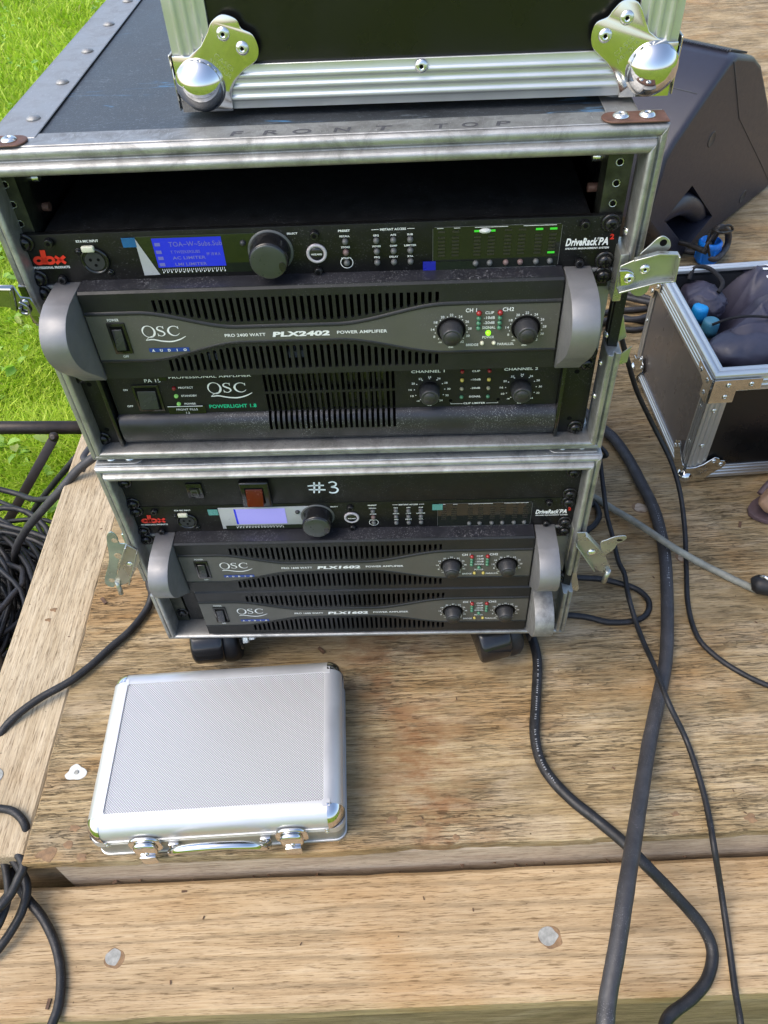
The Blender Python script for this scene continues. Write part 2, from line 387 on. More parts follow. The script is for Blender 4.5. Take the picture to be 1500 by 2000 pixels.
def spline(P, res, closed=False):
    out = []; n = len(P)
    for i in range(n if closed else n-1):
        if closed: a, b, c, d = P[i-1], P[i], P[(i+1) % n], P[(i+2) % n]
        else: a, b, c, d = P[max(i-1,0)], P[i], P[i+1], P[min(i+2,n-1)]
        for k in range(res):
            t = k/res
            out.append(.5*((2*b)+(c-a)*t+(2*a-5*b+4*c-d)*t*t+(3*b-a-3*c+d)*t**3))
    if not closed: out.append(P[-1])
    return out
def link(o, parent=None):
    COL.objects.link(o)
    if parent is not None: o.parent = parent
    return o
def put(name, mb, mat, parent=None, loc=(0,0,0), rot=(0,0,0), bev=0, seg=2, smooth=False):
    m = mb if isinstance(mb, bpy.types.Mesh) else mb.mesh(name, mat)
    if (bev or smooth) and not isinstance(mb, bpy.types.Mesh):
        bm = bmesh.new(); bm.from_mesh(m)
        bmesh.ops.recalc_face_normals(bm, faces=bm.faces)
        if bev:
            bmesh.ops.remove_doubles(bm, verts=bm.verts, dist=1e-6)
            es = [e for e in bm.edges if len(e.link_faces) == 2 and e.calc_face_angle(0) > R(28)]
            bmesh.ops.bevel(bm, geom=es, offset=bev, segments=seg, profile=.5, affect='EDGES', clamp_overlap=True)
            for f in bm.faces: f.smooth = True
        bm.to_mesh(m); bm.free()
        m.set_sharp_from_angle(angle=R(32))
    o = bpy.data.objects.new(name, m); o.location = loc; o.rotation_euler = rot
    if 'lettering' in name or name in ('handwriting', 'screen_text'): o['kind'] = 'stuff'
    return link(o, parent)
def tag(o, label, cat, group=None, kind=None):
    if label: o['label'] = label
    if cat: o['category'] = cat
    if group: o['group'] = group
    if kind: o['kind'] = kind
    return o
def thing(name, loc, label, cat, group=None, rot=(0,0,0)):
    o = bpy.data.objects.new(name, None); o.empty_display_size = .05; o.location = loc; o.rotation_euler = rot
    link(o); return tag(o, label, cat, group)
CACHE = {}
def cached(key, fn):
    if key not in CACHE: CACHE[key] = fn()
    return CACHE[key]
TZ = lambda x, y, z: Matrix.Translation((x, y, z))
# --- lettering: flat print laid on a surface in the plane x-z, facing -y
_tc = {}
def glyphs(txt, bold=0.0, shear=0.0):
    k = (txt, bold, shear)
    if k in _tc: return _tc[k]
    c = bpy.data.curves.new('t', 'FONT'); c.body = txt; c.size = 1; c.offset = bold; c.shear = shear; c.resolution_u = 3; c.space_character = 1.05
    o = bpy.data.objects.new('t', c); COL.objects.link(o)
    dg = bpy.context.evaluated_depsgraph_get(); m = bpy.data.meshes.new_from_object(o.evaluated_get(dg))
    V = [(v.co.x, v.co.y) for v in m.vertices]; F = [tuple(p.vertices) for p in m.polygons]
    bpy.data.objects.remove(o); bpy.data.curves.remove(c); bpy.data.meshes.remove(m)
    xs = [p[0] for p in V]; ys = [p[1] for p in V]
    _tc[k] = (V, F, min(xs), max(xs), min(ys), max(ys)); return _tc[k]
def text(mb, txt, x, z, h, w=None, y=-.0003, al='c', bold=.0, shear=0., rot=0., M=None):
    V, F, x0, x1, y0, y1 = glyphs(txt, bold, shear)
    sy = h/.72; sx = sy if w is None else w/(x1-x0)
    ox = {'c': (x0+x1)/2, 'l': x0, 'r': x1}[al]; oy = .36
    P = []
    for a, b in V:
        px, pz = (a-ox)*sx, (b-oy)*sy
        if rot: px, pz = px*math.cos(rot)-pz*math.sin(rot), px*math.sin(rot)+pz*math.cos(rot)
        P.append((x+px, y, z+pz))
    mb.add(P, F, False, M)
def ribbon(mb, pts, wid, x, z, sc, y=-.0003, res=8):
    # a pen stroke: centre line with varying width, flat print
    P = spline([Vector((a, b, 0)) for a, b in pts], res); n = len(P); V = []
    for i in range(n):
        t = (P[min(i+1,n-1)]-P[max(i-1,0)]).normalized(); nn = Vector((-t.y, t.x, 0))
        u = i/(n-1)*(len(wid)-1); k = min(int(u), len(wid)-2); w = wid[k]+(wid[k+1]-wid[k])*(u-k)
        for sgn in (1, -1):
            q = P[i]+nn*w*.5*sgn; V.append((x+q.x*sc, y, z+q.y*sc))
    mb.add(V, [(2*i, 2*i+1, 2*i+3, 2*i+2) for i in range(n-1)])
def arc(cx, cz, rx, rz, a0, a1, n=10): return [(cx+rx*math.cos(R(a0+(a1-a0)*i/n)), cz+rz*math.sin(R(a0+(a1-a0)*i/n))) for i in range(n+1)]
def qsc(mb, x, z, h, w, y=-.0003):
    # big looped Q with a long swash tail, then S and C, light serif letters; unit box 3.9 x 1.55
    s = w/3.95; k = 1.
    ribbon(mb, arc(.62, .62, .55, .6, 150, 510, 20), [.16,.09,.06,.13,.2,.16,.06,.08,.16], x, z, s, y, 3)
    ribbon(mb, [(.95,.15),(.55,.02),(.3,-.18),(.18,-.3),(.5,-.25),(.9,-.24),(1.6,-.42),(2.5,-.5),(3.3,-.3),(3.9,.02)], [.1,.06,.05,.04,.12,.13,.13,.14,.12,.05], x, z, s, y, 4)
    ribbon(mb, [(2.02,1.0),(1.9,1.1),(1.7,1.13),(1.5,1.02),(1.48,.83),(1.7,.68),(1.95,.55),(2.05,.35),(1.9,.18),(1.68,.12),(1.5,.2),(1.42,.33)], [.05,.07,.06,.12,.14,.16,.15,.14,.08,.06,.08,.05], x, z, s, y, 4)
    ribbon(mb, [(3.38,.88),(3.25,1.06),(2.95,1.13),(2.6,.98),(2.42,.63),(2.58,.28),(2.92,.12),(3.22,.2),(3.4,.36)], [.04,.07,.06,.12,.2,.14,.07,.06,.04], x, z, s, y, 4)
    for xx, zz in ((2.03,1.02),(1.43,.26),(3.38,.96)): mb.add([(x+(xx-.03)*s, y, z+(zz-.14)*s), (x+(xx+.03)*s, y, z+(zz-.14)*s), (x+(xx+.03)*s, y, z+(zz+.14)*s), (x+(xx-.03)*s, y, z+(zz+.14)*s)], [(0,1,2,3)])
def dbx(mb, x, z, w, h, y=-.0003):
    # heavy rounded lower-case letters leaning right
    s = w/3.1; t = h/1.75
    def rib(p, wd, res=3): ribbon(mb, [(a+b*.12, b*t/s) for a, b in p], [wd, wd], x, z, s, y, res)
    for cx in (.5, 1.55): rib(arc(cx, .45, .36, .36, 0, 360, 16), .3)
    rib([(.93,.0),(.93,1.7)], .27, 1); rib([(1.16,.0),(1.16,1.7)], .25, 1)
    rib([(2.1,.04),(3.0,.9)], .3, 1); rib([(2.1,.9),(3.0,.04)], .3, 1)
# --- a panel cell with a rounded slot cut right through it
def slot(mb, x0, x1, z0, z1, a, b, c, d, y, depth, rb=True, rt=False, n=5):
    """cell [x0,x1]x[z0,z1]; slot [a,b]x[c,d]; front face at y, walls run back by depth"""
    r = (b-a)/2; cx = (a+b)/2; lo = c+r if rb else c; hi = d-r if rt else d
    bot = [(cx+r*math.cos(math.pi+math.pi*i/n), lo+r*math.sin(math.pi+math.pi*i/n)) for i in range(n+1)] if rb else [(a,c),(b,c)]
    top = [(cx+r*math.cos(math.pi*i/n), hi+r*math.sin(math.pi*i/n)) for i in range(n+1)] if rt else [(b,d),(a,d)]
    def face(P): mb.add([(p, y, q) for p, q in P], [tuple(range(len(P)))])
    face([(x0,z0),(x1,z0),(x1,lo),(b,lo)]+bot[::-1][1:-1]+[(a,lo),(x0,lo)])
    face([(x0,hi),(a,hi)]+top[::-1][1:-1]+[(b,hi),(x1,hi),(x1,z1),(x0,z1)])
    face([(x0,lo),(a,lo),(a,hi),(x0,hi)]); face([(b,lo),(x1,lo),(x1,hi),(b,hi)])
    L = bot+top; m = len(L)
    mb.add([(p, y, q) for p, q in L]+[(p, y+depth, q) for p, q in L], [(i, (i+1)%m, m+(i+1)%m, m+i) for i in range(m)])
def quad(mb, x0, x1, z0, z1, y): mb.add([(x0,y,z0),(x1,y,z0),(x1,y,z1),(x0,y,z1)], [(0,1,2,3)])

# ------------------------------------------------------------------ small hardware
def rack_screw_mesh():
    mb = MB(); mb.lathe([(.0078,0),(.0078,.0008),(.0066,.0016),(.0058,.0016)], 20)
    mb.lathe([(.0056,.0012),(.0056,.0028),(.0050,.0043),(.0036,.0054),(.0020,.0056)], 20)
    return mb
def cross_mesh(r, h):
    mb = MB(); mb.box(-r, r, -h, -h+.0004, -r*.22, r*.22); mb.box(-r*.22, r*.22, -h-.00005, -h+.0004, -r, r); return mb
def screw(parent, x, z, y=0., s=1., name='screw', mat='screw_black', tilt=None):
    m = cached(('screw', mat), lambda: rack_screw_mesh().mesh('screw', mat))
    o = put(name, m, None, parent, (x, y, z)); o.scale = (s, s, s); o.rotation_euler = (0, random.uniform(0, 1.5) if tilt is None else tilt, 0)
    c = cached('cross', lambda: cross_mesh(.0030, .0057).mesh('cross_recess', 'void')); put('cross_recess', c, None, o)
    return o
def hexbolt(parent, x, z, y=0.):
    def f():
        mb = MB(); mb.lathe([(.0040,0),(.0040,.0012),(.0034,.0038),(.0030,.0042)], 14); return mb.mesh('hex_bolt', 'screw_black')
    o = put('hex_bolt', cached('hexb', f), None, parent, (x, y, z))
    put('socket', cached('hexs', lambda: MB().lathe([(.0019,.0042),(.0019,.00435)], 6, smooth=False).mesh('socket', 'void')), None, o)
def rivet(parent, loc, rot=(0,0,0), r=.0045, mat='rivet', hole=True, name='rivet'):
    def f():
        mb = MB(); mb.lathe([(r,0),(r*.96,r*.12),(r*.8,r*.3),(r*.5,r*.42),(r*.36,r*.42),(r*.3,r*.25)] if hole else [(r,0),(r*.93,r*.15),(r*.72,r*.32),(r*.4,r*.44),(r*.1,r*.48)], 18); return mb.mesh('rivet', mat)
    o = put(name, cached(('riv', round(r,5), mat, hole), f), None, parent, loc, rot)
    if hole: put('hole', cached(('rivh', round(r,5)), lambda: MB().lathe([(r*.28,r*.2),(r*.28,r*.27)], 12).mesh('hole', 'void')), None, o)
    return o
def led(parent, x, z, y, mat, r=.0021, name='led'):
    def f():
        mb = MB(); mb.lathe([(r,0),(r,r*.5),(r*.86,r*1.0),(r*.5,r*1.35),(r*.15,r*1.45)], 12); return mb.mesh(name, mat)
    return put(name, cached(('led', mat, r), f), None, parent, (x, y, z))

# ------------------------------------------------------------------ 1U loudspeaker processor
def processor(loc, label, rot, variant):
    T = thing('speaker_processor', loc, label, 'processor', 'one-unit processors screwed into the racks', rot)
    P = lambda *a, **k: put(*a, parent=T, **k)
    put('front_panel', MB().box(-.2413, .2413, -.0015, .0035, -.0440, -.0002), 'panel_black', T, bev=.0005)
    put('chassis', MB().box(-.218, .218, .0036, .25, -.0435, -.0016), 'panel_matt', T, bev=.0008)
    for sx in (-1, 1):
        for z in (-.00635, -.0381): screw(T, sx*.2329, z, -.0015)
        for z in (-.0064, -.0392): hexbolt(T, sx*.2127, z, -.0015)
    for z in (-.0073, -.0392): hexbolt(T, .0006, z, -.0015)
    Y = -.0017
    # microphone input socket
    xl = put('microphone_socket', MB().lathe([(.0118,0),(.0118,.0012),(.0108,.0022),(.0098,.0022),(.0096,.0008)], 28), 'panel_gloss', T, (-.1806, Y, -.0238))
    put('insert', MB().lathe([(.0080,.0005),(.0080,.0016)], 24), 'knob', xl)
    for dx, dz in ((-.0032,.0015),(.0032,.0015),(0,-.0033)): put('pin_hole', MB().lathe([(.0013,.0016),(.0013,.0019)], 10), 'void', xl, (dx, 0, dz))
    put('push_tab', MB().box(-.0052,.0052,-.0036,0,-.0026,.0026), 'cream', xl, (-.0022, 0, .0112), bev=.0012, seg=3)
    for dx, dz in ((-.0112,.0080),(.0094,-.0112)):
        o = screw(xl, dx, dz, 0, .42)
    # display window
    g = put('display_window', MB().prism([(-.1432,-.0378),(-.036,-.0378),(-.036,-.0044),(-.1432,-.0044)], Y-.0006, Y+.0004), 'glass_dark' if variant == 0 else 'display_film', T, bev=.0003)
    if variant == 0:
        put('peeling_film', MB().add([(-.1434,Y-.0010,-.0046),(-.1302,Y-.0010,-.0378),(-.1434,Y-.0010,-.0380)], [(0,1,2)]).add([(-.1434,Y-.0009,-.0046),(-.1302,Y-.0009,-.0378),(-.1434,Y-.0009,-.0380)], [(2,1,0)]), 'display_film', T)
        put('film_tab', MB().box(-.1540,-.1430,Y-.0011,Y-.0008,-.0128,-.0048), 'film_blue', T)
        scr = put('screen', MB().box(-.1300,-.0742,Y-.0009,Y-.0004,-.0315,-.0062), 'screen_blue', T)
        t = MB()
        text(t, 'TOA~W~Subs.Sub', -.1170, -.0112, .0042, .043, Y-.0012, 'l', .01)
        text(t, 'T TWEEKERSUBS', -.1170, -.0180, .0026, .024, Y-.0012, 'l', .01)
        text(t, 'AC LIMITER', -.1165, -.0232, .0026, .027, Y-.0012, 'l', .02); text(t, 'LMI LIMITER', -.1155, -.0288, .0026, .026, Y-.0012, 'l', .02)
        for a, b in ((-.1262,-.0112),(-.1265,-.0178),(-.1262,-.0232),(-.1262,-.0288)): t.box(a-.0022,a+.0022,Y-.0012,Y-.001,b-.0014,b+.0014)
        text(t, 'PF 18 M A', -.0880, -.0205, .0026, .011, Y-.0012, 'l', .02)
        put('screen_text', t, 'screen_text', scr)
        put('tape', MB().box(.0862,.0965,Y-.0012,Y-.0008,-.0420,-.0338), 'tape_blue', T); put('tape', MB().box(.0965,.1300,Y-.0011,Y-.0008,-.0418,-.0345), 'glass_dark', T)
        put('crumpled_film', MB().lathe([(.0046,0),(.0042,.0006),(.002,.0016),(.0006,.0022)], 9, smooth=False), 'paint_white', T, (.1352, Y-.0012, -.0088)).scale = (1.05, 1, .5)
    else:
        scr = put('screen', MB().box(-.1240,-.0705,Y-.0011,Y-.0007,-.0302,-.0062), 'screen_lilac', T)
        put('screen_edge', MB().box(-.1262,-.1240,Y-.0011,Y-.0007,-.0302,-.0062), 'screen_blue', scr)
        put('film_tab', MB().box(-.1545,-.1436,Y-.0011,Y-.0008,-.0146,-.0056), 'film_teal', T); put('film_tab', MB().box(.0885,.0995,Y-.0011,Y-.0008,-.0142,-.0052), 'film_teal', T)
        put('scale_strip', MB().box(-.1392,-.036,Y-.0011,Y-.0007,-.0378,-.0325), 'glass_dark', T)
    wt = MB()
    for i in range(31):
        x = -.1272+i*.0017; wt.box(x, x+.0004, Y-.0014, Y-.0012, -.0340-(.0012 if i % 5 else .0), -.0327)
        if i % 2 == 0: wt.box(x, x+.0009, Y-.0014, Y-.0012, -.0362, -.0350)
    # big selector knob
    dk = put('dial', MB().lathe([(.0166,0),(.0166,.002),(.0160,.004),(.0158,.0125),(.0155,.0158),(.0142,.0172),(.0140,.0172)], 40), 'knob_gloss', T, (-.0362, Y, -.0206))
    put('dial_face', MB().lathe([(.0147,.0170),(.0145,.0177),(.0136,.0181),(.006,.0181),(.0005,.0181)], 40), 'knob_disc', dk)
    put('finger_dent', MB().lathe([(.0038,.0180),(.0036,.0184)], 20), 'knob_gloss', dk, (.0108, 0, -.0040)).scale = (.75, 1, 1.2)
    put('dial_collar', MB().lathe([(.0184,0),(.0184,.0006),(.0168,.0010)], 40), 'button_grey', T, (-.0362, Y, -.0206))
    # buttons
    def bt(x, z, m='button_grey', r=.0025): return led(T, x, z, Y, m, r, 'button')
    bt(-.0572, -.0122, 'knob')
    bt(.0244,-.0141); bt(.0244,-.0234,'button_pink'); bt(.0244,-.0326)
    for x in (.0492, .0628, .0762):
        for z in (-.0141, -.0235, -.0331): bt(x, z)
    put('ring', MB().lathe([(.0083,0),(.0083,.0012),(.0078,.0018),(.0060,.0018),(.0057,.0004)], 30), 'ring_light', T, (.0007, Y, -.0236))
    put('wizard_button', MB().lathe([(.0056,0),(.0056,.0016),(.0052,.0020),(.0004,.0020)], 26), 'knob_gloss', T, (.0007, Y, -.0236))
    text(wt, 'WIZARD', .0007, -.0236, .0014, .0088, Y-.0022, bold=.03)
    for k in range(28):
        a0, a1 = [R(-235+290*q/28) for q in (k, k+1)]
        wt.add([(.0244+r*math.cos(a), Y-.0003, -.0326+r*math.sin(a)) for r in (.0047,.0052) for a in (a0, a1)], [(0,1,3,2)])
    tt = lambda s, x, z, h, w, al='c': text(wt, s, x, z, h, w, Y-.0003, al, .03)
    tt('RTA MIC INPUT', -.1820, -.0066, .0020, .0180); tt('PROFESSIONAL PRODUCTS', -.2183, -.0285, .0020, .0300)
    tt('BACK', -.0572, -.0078, .0014, .0052); tt('SELECT', -.0170, -.0060, .0015, .0085)
    tt('PRESET', .0242, -.0052, .0018, .0094)
    for s_, z, w in (('RECALL',-.0098,.0080),('STORE',-.0192,.0070),('UTILITY',-.0288,.0078)): tt(s_, .0243, z, .0015, w)
    tt('INSTANT ACCESS', .0628, -.0052, .0018, .0205)
    wt.box(.0458,.0515,Y-.0003,Y-.0001,-.0054,-.0051); wt.box(.0741,.0798,Y-.0003,Y-.0001,-.0054,-.0051)
    for row, z in ((('GEQ','AFS','SUB'),-.0100), (('XOVER','COMP','LIMITER'),-.0193), (('PEQ','DELAY','RTA'),-.0288)):
        for s_, x in zip(row, (.0492,.0628,.0762)): tt(s_, x, z, .0015, .0013*len(s_)+.0006)
    # meter window
    mw = put('meter_window', MB().prism([(.0955,-.0415),(.1940,-.0415),(.1955,-.040),(.1955,-.0063),(.1940,-.0048),(.0955,-.0048),(.0940,-.0063),(.0940,-.040)], Y-.0005, Y+.0003), 'meter_glass', T)
    fr = MB()
    for a, b, c, d in ((.0955,.1940,-.00515,-.0048),(.0955,.1940,-.0415,-.04115),(.0940,.09435,-.040,-.0063),(.19515,.1955,-.040,-.0063)): fr.box(a, b, Y-.0007, Y-.0004, c, d)
    put('window_rim', fr, 'button_grey', T)
    bars = MB(); gr = MB(); Ym = Y-.0009
    for ci, x in enumerate((.1066,.1350,.1590,.1832)):
        for k, z in enumerate((-.0090,-.0140,-.0171,-.0202,-.0232,-.0262,-.0292)):
            for sx in (-1, 1):
                lit = variant == 0 and ((ci in (1, 3) and k == 0) or (ci == 3 and k == 6 and sx == 1))
                (gr if lit else bars).box(x+sx*.0055-.0028, x+sx*.0055+.0028, Ym, Ym+.0003, z-.0008, z+.0008)
            tt(('CLIP' if ci == 0 else 'TH') if k == 0 else ('0','3','10','15','20','SIG')[k-1], x, z, .0013 if k == 0 else .0016, (.0026 if ci == 0 else .0014) if k == 0 else (.0010 if k < 3 else (.0021 if k < 6 else .0036)))
        tt('L', x-.0056, -.0325, .0014, .0008); tt('R', x+.0052, -.0325, .0014, .0011)
    put('meter_bars', bars, 'meter_bar', mw)
    if variant == 0: put('lit_bars', gr, 'bar_green_on', mw)
    tt('INPUT', .1066, -.0062, .0014, .0068); tt('OUTPUT', .1590, -.0055, .0015, .0100)
    for a, b in ((.0975,.1025),(.1107,.1155),(.1270,.1530),(.1650,.1908)): wt.box(a, b, Y-.0008, Y-.0006, -.0061, -.0058)
    for i, x in enumerate((.1288,.1402,.1532,.1648,.1774,.1886)): led(T, x, -.0366, Y, 'button_pink' if i in (2,3) and variant == 0 else 'button_grey', .0024, 'button')
    tt('MUTE', .1188, -.0366, .0013, .0052)
    for s_, x in (('LOW',.1345),('MID',.1590),('HIGH',.1830)): tt(s_, x, -.0382, .0014, .0048)
    # name
    text(wt, 'DriveRack', .1997, -.0212, .0062, .0250, Y-.0003, 'l', .035, .18); text(wt, 'PA', .2255, -.0212, .0062, .0078, Y-.0003, 'l', .035, .18)
    text(wt, '®', .2242, -.0188, .0018, None, Y-.0003, 'l', .01)
    tt('SPEAKER MANAGEMENT SYSTEM', .2172, -.0269, .0015, .0345)
    put('lettering', wt, 'white_print', T)
    rd = MB(); text(rd, '2', .2356, -.0176, .0042, .0032, Y-.0003, 'c', .05); dbx(rd, -.2318, -.0255, .0272, .0128, Y-.0003)
    put('red_lettering', rd, 'red_print', T)
    return T

# ------------------------------------------------------------------ 2U power amplifier with crescent handles
def smooth(t): t = max(0, min(1, t)); return t*t*(3-2*t)
def hband(x): return .0059+.0163*max(smooth((-.070-x)/.085), smooth((x-.012)/.095))
def amp(loc, label, rot, model, watt, left=True, worn=False, dusty=True):
    T = thing('power_amplifier', loc, label, 'amplifier', 'two-unit power amplifiers in the racks', rot)
    YF = -.0200; ZC = -.0418; zt, zb = .0022, -.0846; x0, x1 = -.1972, .1990
    body = MB()
    # faceplate shell: dusty top lip, sides, underside
    put('top_lip', MB().prism([(YF+.0022,.0022+.0004),(.0030,.0022+.0008),(.0030,-.002),(YF+.0022,-.002)], x0, x1, 'x'), 'amp_dusty', T)
    sh = MB(); 
    sh.prism([(YF,zt-.0018),(YF+.0018,zt),(YF+.0022,zt),(YF+.0022,zt-.0030),(YF,zt-.0030)], x0, x1, 'x')
    sh.box(x0, x1, YF+.0005, .003, zb, zb+.0018); sh.box(x0, x0+.002, YF+.0005, .003, zb+.0018, zt-.003); sh.box(x1-.002, x1, YF+.0005, .003, zb+.0018, zt-.003)
    # slotted upper and lower face
    NS = 41; xs = [-.1365+.2338*i/(NS-1) for i in range(NS)]; pit = xs[1]-xs[0]; hw = .00145
    xa, xb = xs[0]-pit/2, xs[-1]+pit/2; tz, bz = zt-.0030, zb
    quad(sh, x0, xa, ZC+.0150, tz, YF); quad(sh, xb, x1, ZC+.0150, tz, YF); quad(sh, x0, xa, bz, ZC-.0150, YF); quad(sh, xb, x1, bz, ZC-.0150, YF)
    for i, x in enumerate(xs):
        h = hband(x)
        mg = .0036+.0026*(1-smooth((h-.0059)/.0163))
        lo = ZC+h+mg; hi = -.0065
        slot(sh, x-pit/2, x+pit/2, ZC+.0040, tz, x-hw, x+hw, min(lo, hi-.0080), hi, YF, .004, True, False)
        lo2 = -.0783; hi2 = ZC-h-mg
        slot(sh, x-pit/2, x+pit/2, bz, ZC-.0040, x-hw, x+hw, lo2, max(hi2, lo2+.0080), YF, .004, False, True)
    put('faceplate', sh, 'amp_dark', T)
    # rolled lips that run along the name band
    for sg in (1, -1):
        rp = MB(); N = 60; V = []
        for i in range(N+1):
            x = x0+(x1-x0)*i/N; h = hband(x)
            for dz, dy in ((-.0001,-.0004),(.0006,-.0013),(.0016,-.0014),(.0030,-.0006),(.0036,.0002)): V.append((x, YF+dy, ZC+sg*(h+dz)))
        F = [(i*5+k, (i+1)*5+k, (i+1)*5+k+1, i*5+k+1) for i in range(N) for k in range(4)]
        rp.add(V, F, True); put('rolled_edge', rp, 'amp_dark', T)
    # name band
    nb = MB(); N = 60
    top = [(x0+.0005+(x1-x0-.001)*i/N) for i in range(N+1)]
    V = [(x, YF-.0007, ZC+hband(x)) for x in top]+[(x, YF-.0007, ZC-hband(x)) for x in top]
    nb.add(V, [(i, i+1, N+2+i, N+1+i) for i in range(N)])
    V = [(x, YF-.0007, ZC+sg*hband(x)) for sg in (1,) for x in top]+[(x, YF+.0005, ZC+hband(x)) for x in top]
    put('name_band', nb, 'amp_band', T)
    Y = YF-.0008
    # what shows through the slots
    put('dark_interior', MB().box(x0+.003, x1-.003, .010, .012, zb+.003, zt-.004), 'void', T)
    put('chassis', MB().box(-.216, .216, .013, .35, zb+.001, -.001), 'panel_matt', T)
    if model == 'PLX2402':
        put('winding', MB().box(-.060,.032,-.004,.008,-.0665,-.0560), 'copper_board', T, bev=.001)
        put('component', MB().box(-.034,-.020,-.006,.008,-.0770,-.0700), 'component_grey', T); put('component', MB().box(-.110,-.098,-.006,.008,-.0775,-.0705), 'component_grey', T)
    # handles
    hm = 'amp_handle_worn' if worn else 'amp_handle'
    prof = [(YF+.002,.0022),(-.0355,.0020),(-.050,-.0020),(-.0605,-.0105),(-.0650,-.0215),(-.0628,-.0350),(-.0560,-.0475),(-.0450,-.0600),(-.0320,-.0730),(-.0205,-.0858),(YF+.004,-.0858)]
    pp = spline([Vector((a, b, 0)) for a, b in prof[1:-1]], 5)
    full = [(prof[0][0], prof[0][1])]+[(p.x, p.y) for p in pp]
    for sg in (-1, 1):
        ear_x = (-.2410, -.1990) if sg < 0 else (.2010, .2410)
        if sg < 0 and not left:
            put('chassis_edge', MB().box(-.2055,-.2035,-.002,.10,-.085,-.001), 'alu_worn', T)
            continue
        H = MB(); xa_, xb_ = (-.2205,-.1985) if sg < 0 else (.2005,.2225)
        H.prism([(a, b) for a, b in full]+[(.0, -.0858), (.0, .0016)], xa_, xb_, 'x', smooth=True)
        o = put('handle', H, hm, T, bev=.0006, seg=2)
        er = MB(); xo = -.2410 if sg < 0 else .2410; xi = xa_+.001 if sg < 0 else xb_-.001
        P = [(xo,-.0862),(xi,-.0862),(xi,.0000),(xo,.0000)]
        er.box(min(xo,xi), max(xo,xi), -.0025, .0030, -.0862, -.0004)
        put('ear', er, hm if worn else 'amp_handle', T, bev=.0006)
        wb = MB(); wb.prism([(xi,-.0006),(xi-sg*.006,-.0006),(xi-sg*.006,-.052),(xi,-.030)] if sg > 0 else [(xi+.006,-.0006),(xi,-.0006),(xi,-.030),(xi+.006,-.052)], -.012, .001)
        put('pocket', MB().prism([(xo-sg*.003,-.0030),(xo-sg*.0215,-.0030),(xo-sg*.0215,-.0085),(xo-sg*.0195,-.013),(xo-sg*.017,-.0165),(xo-sg*.003,-.0165)], -.0031, -.0024), 'amp_dark', T)
        for z in (-.00635, -.08255): screw(T, sg*.2329, z, -.0031)
    if not left:
        screw(T, -.2329, -.0700, .0045)
    # rocker switch
    sw = put('power_switch', MB().box(-.0078,.0078,-.0012,.0008,-.0155,.0155), 'panel_gloss', T, (-.1736, Y, ZC), bev=.0006)
    put('well', MB().box(-.0056,.0056,-.0015,-.0011,-.0125,.0125), 'void', sw)
    rk = MB(); rk.prism([(-.0014,-.0098),(-.0052,-.0092),(-.0030,.0010),(-.0022,.0098),(-.0010,.0100)], -.0042, .0042, 'x'); put('rocker', rk, 'rocker', sw, bev=.0006)
    # knobs
    for x in (.1093, .1718):
        k = put('gain_knob', MB().lathe([(.0100,0),(.0098,.0035),(.0090,.0065),(.0084,.0115),(.0078,.0128),(.0074,.0128)], 32), 'knob', T, (x, Y, ZC-.0012))
        put('knob_cap', MB().lathe([(.0066,.0126),(.0064,.0134),(.0004,.0134)], 28), 'knob_cap', k)
        put('recess_ring', MB().lathe([(.0122,0),(.0122,.0003),(.0102,.0004)], 36), 'void', T, (x, Y, ZC-.0012))
        put('pointer', MB().box(-.0006,.0006,-.0052,-.0032,-.0110,-.0094), 'white_print', k, rot=(0, R(-33), 0))
    for x in (.1320, .1495):
        led(T, x, ZC+.0148, Y, 'lamp_red_off', .0023)
        for z in (.0100,.0052,.0004): led(T, x, ZC+z, Y, 'lamp_green_off', .0020)
    led(T, .1405, ZC-.0046, Y, 'lamp_green_on' if model == 'PLX2402' else 'lamp_green_off', .0023)
    led(T, .1358, ZC-.0148, Y, 'cream' if model == 'PLX2402' else 'lamp_amber', .0018); led(T, .1458, ZC-.0148, Y, 'cream' if model == 'PLX2402' else 'lamp_amber', .0018)
    wt = MB(); yy = Y-.0002
    t = lambda s_, x, z, h, w=None, al='c', b=.015, sh_=0.: text(wt, s_, x, ZC+z, h, w, yy, al, b, sh_)
    t('POWER', -.1745, .0183, .0026, .0098); t('OFF', -.1735, -.0185, .0024, .0048)
    qsc(wt, -.1532, ZC+.0002, 0, .0370, yy)
    t(watt, -.0832, .0000, .0030, .0350, 'l', .02); t(model, -.0425, -.0002, .0046, .0490, 'l', .05, .12); t('POWER AMPLIFIER', .0128, .0, .0030, .0425, 'l', .02)
    t('CH 1', .1255, .0176, .0036, .0092, b=.02); t('CH2', .1560, .0176, .0036, .0092, b=.02)
    for s_, z, w in (('CLIP',.0148,.0072),('-10dB',.0100,.0092),('-20dB',.0052,.0092),('SIGNAL',.0004,.0110)): t(s_, .1408, z, .0026, w)
    t('POWER', .1408, -.0092, .0026, .0100); t('BRIDGE', .1275, -.0165, .0025, .0105); t('PARALLEL', .1560, -.0165, .0025, .0145)
    for cx in (.1093, .1718):
        for i, s_ in enumerate(('-∞','8','14','18','20','22','24','26','28','30','32')):
            a = R(233-28.6*i) if True else 0
            t(s_, cx+.0156*math.cos(a), -.0012+.0148*math.sin(a), .0023, .0014*len(s_)+.0002)
            if i < 10:
                a2 = R(233-28.6*(i+.5)); px, pz = cx+.0136*math.cos(a2), ZC-.0012+.0134*math.sin(a2); wt.box(px-.0004, px+.0004, yy-.0001, yy, pz-.0004, pz+.0004)
        t('dB', cx, -.0180, .0022, .0042)
    put('lettering', wt, 'white_print', T)
    bl = MB(); bl.box(-.1515,-.1165,yy-.0002,yy,ZC-.0148,ZC-.0110); put('blue_strip', bl, 'blue_print', T)
    au = MB()
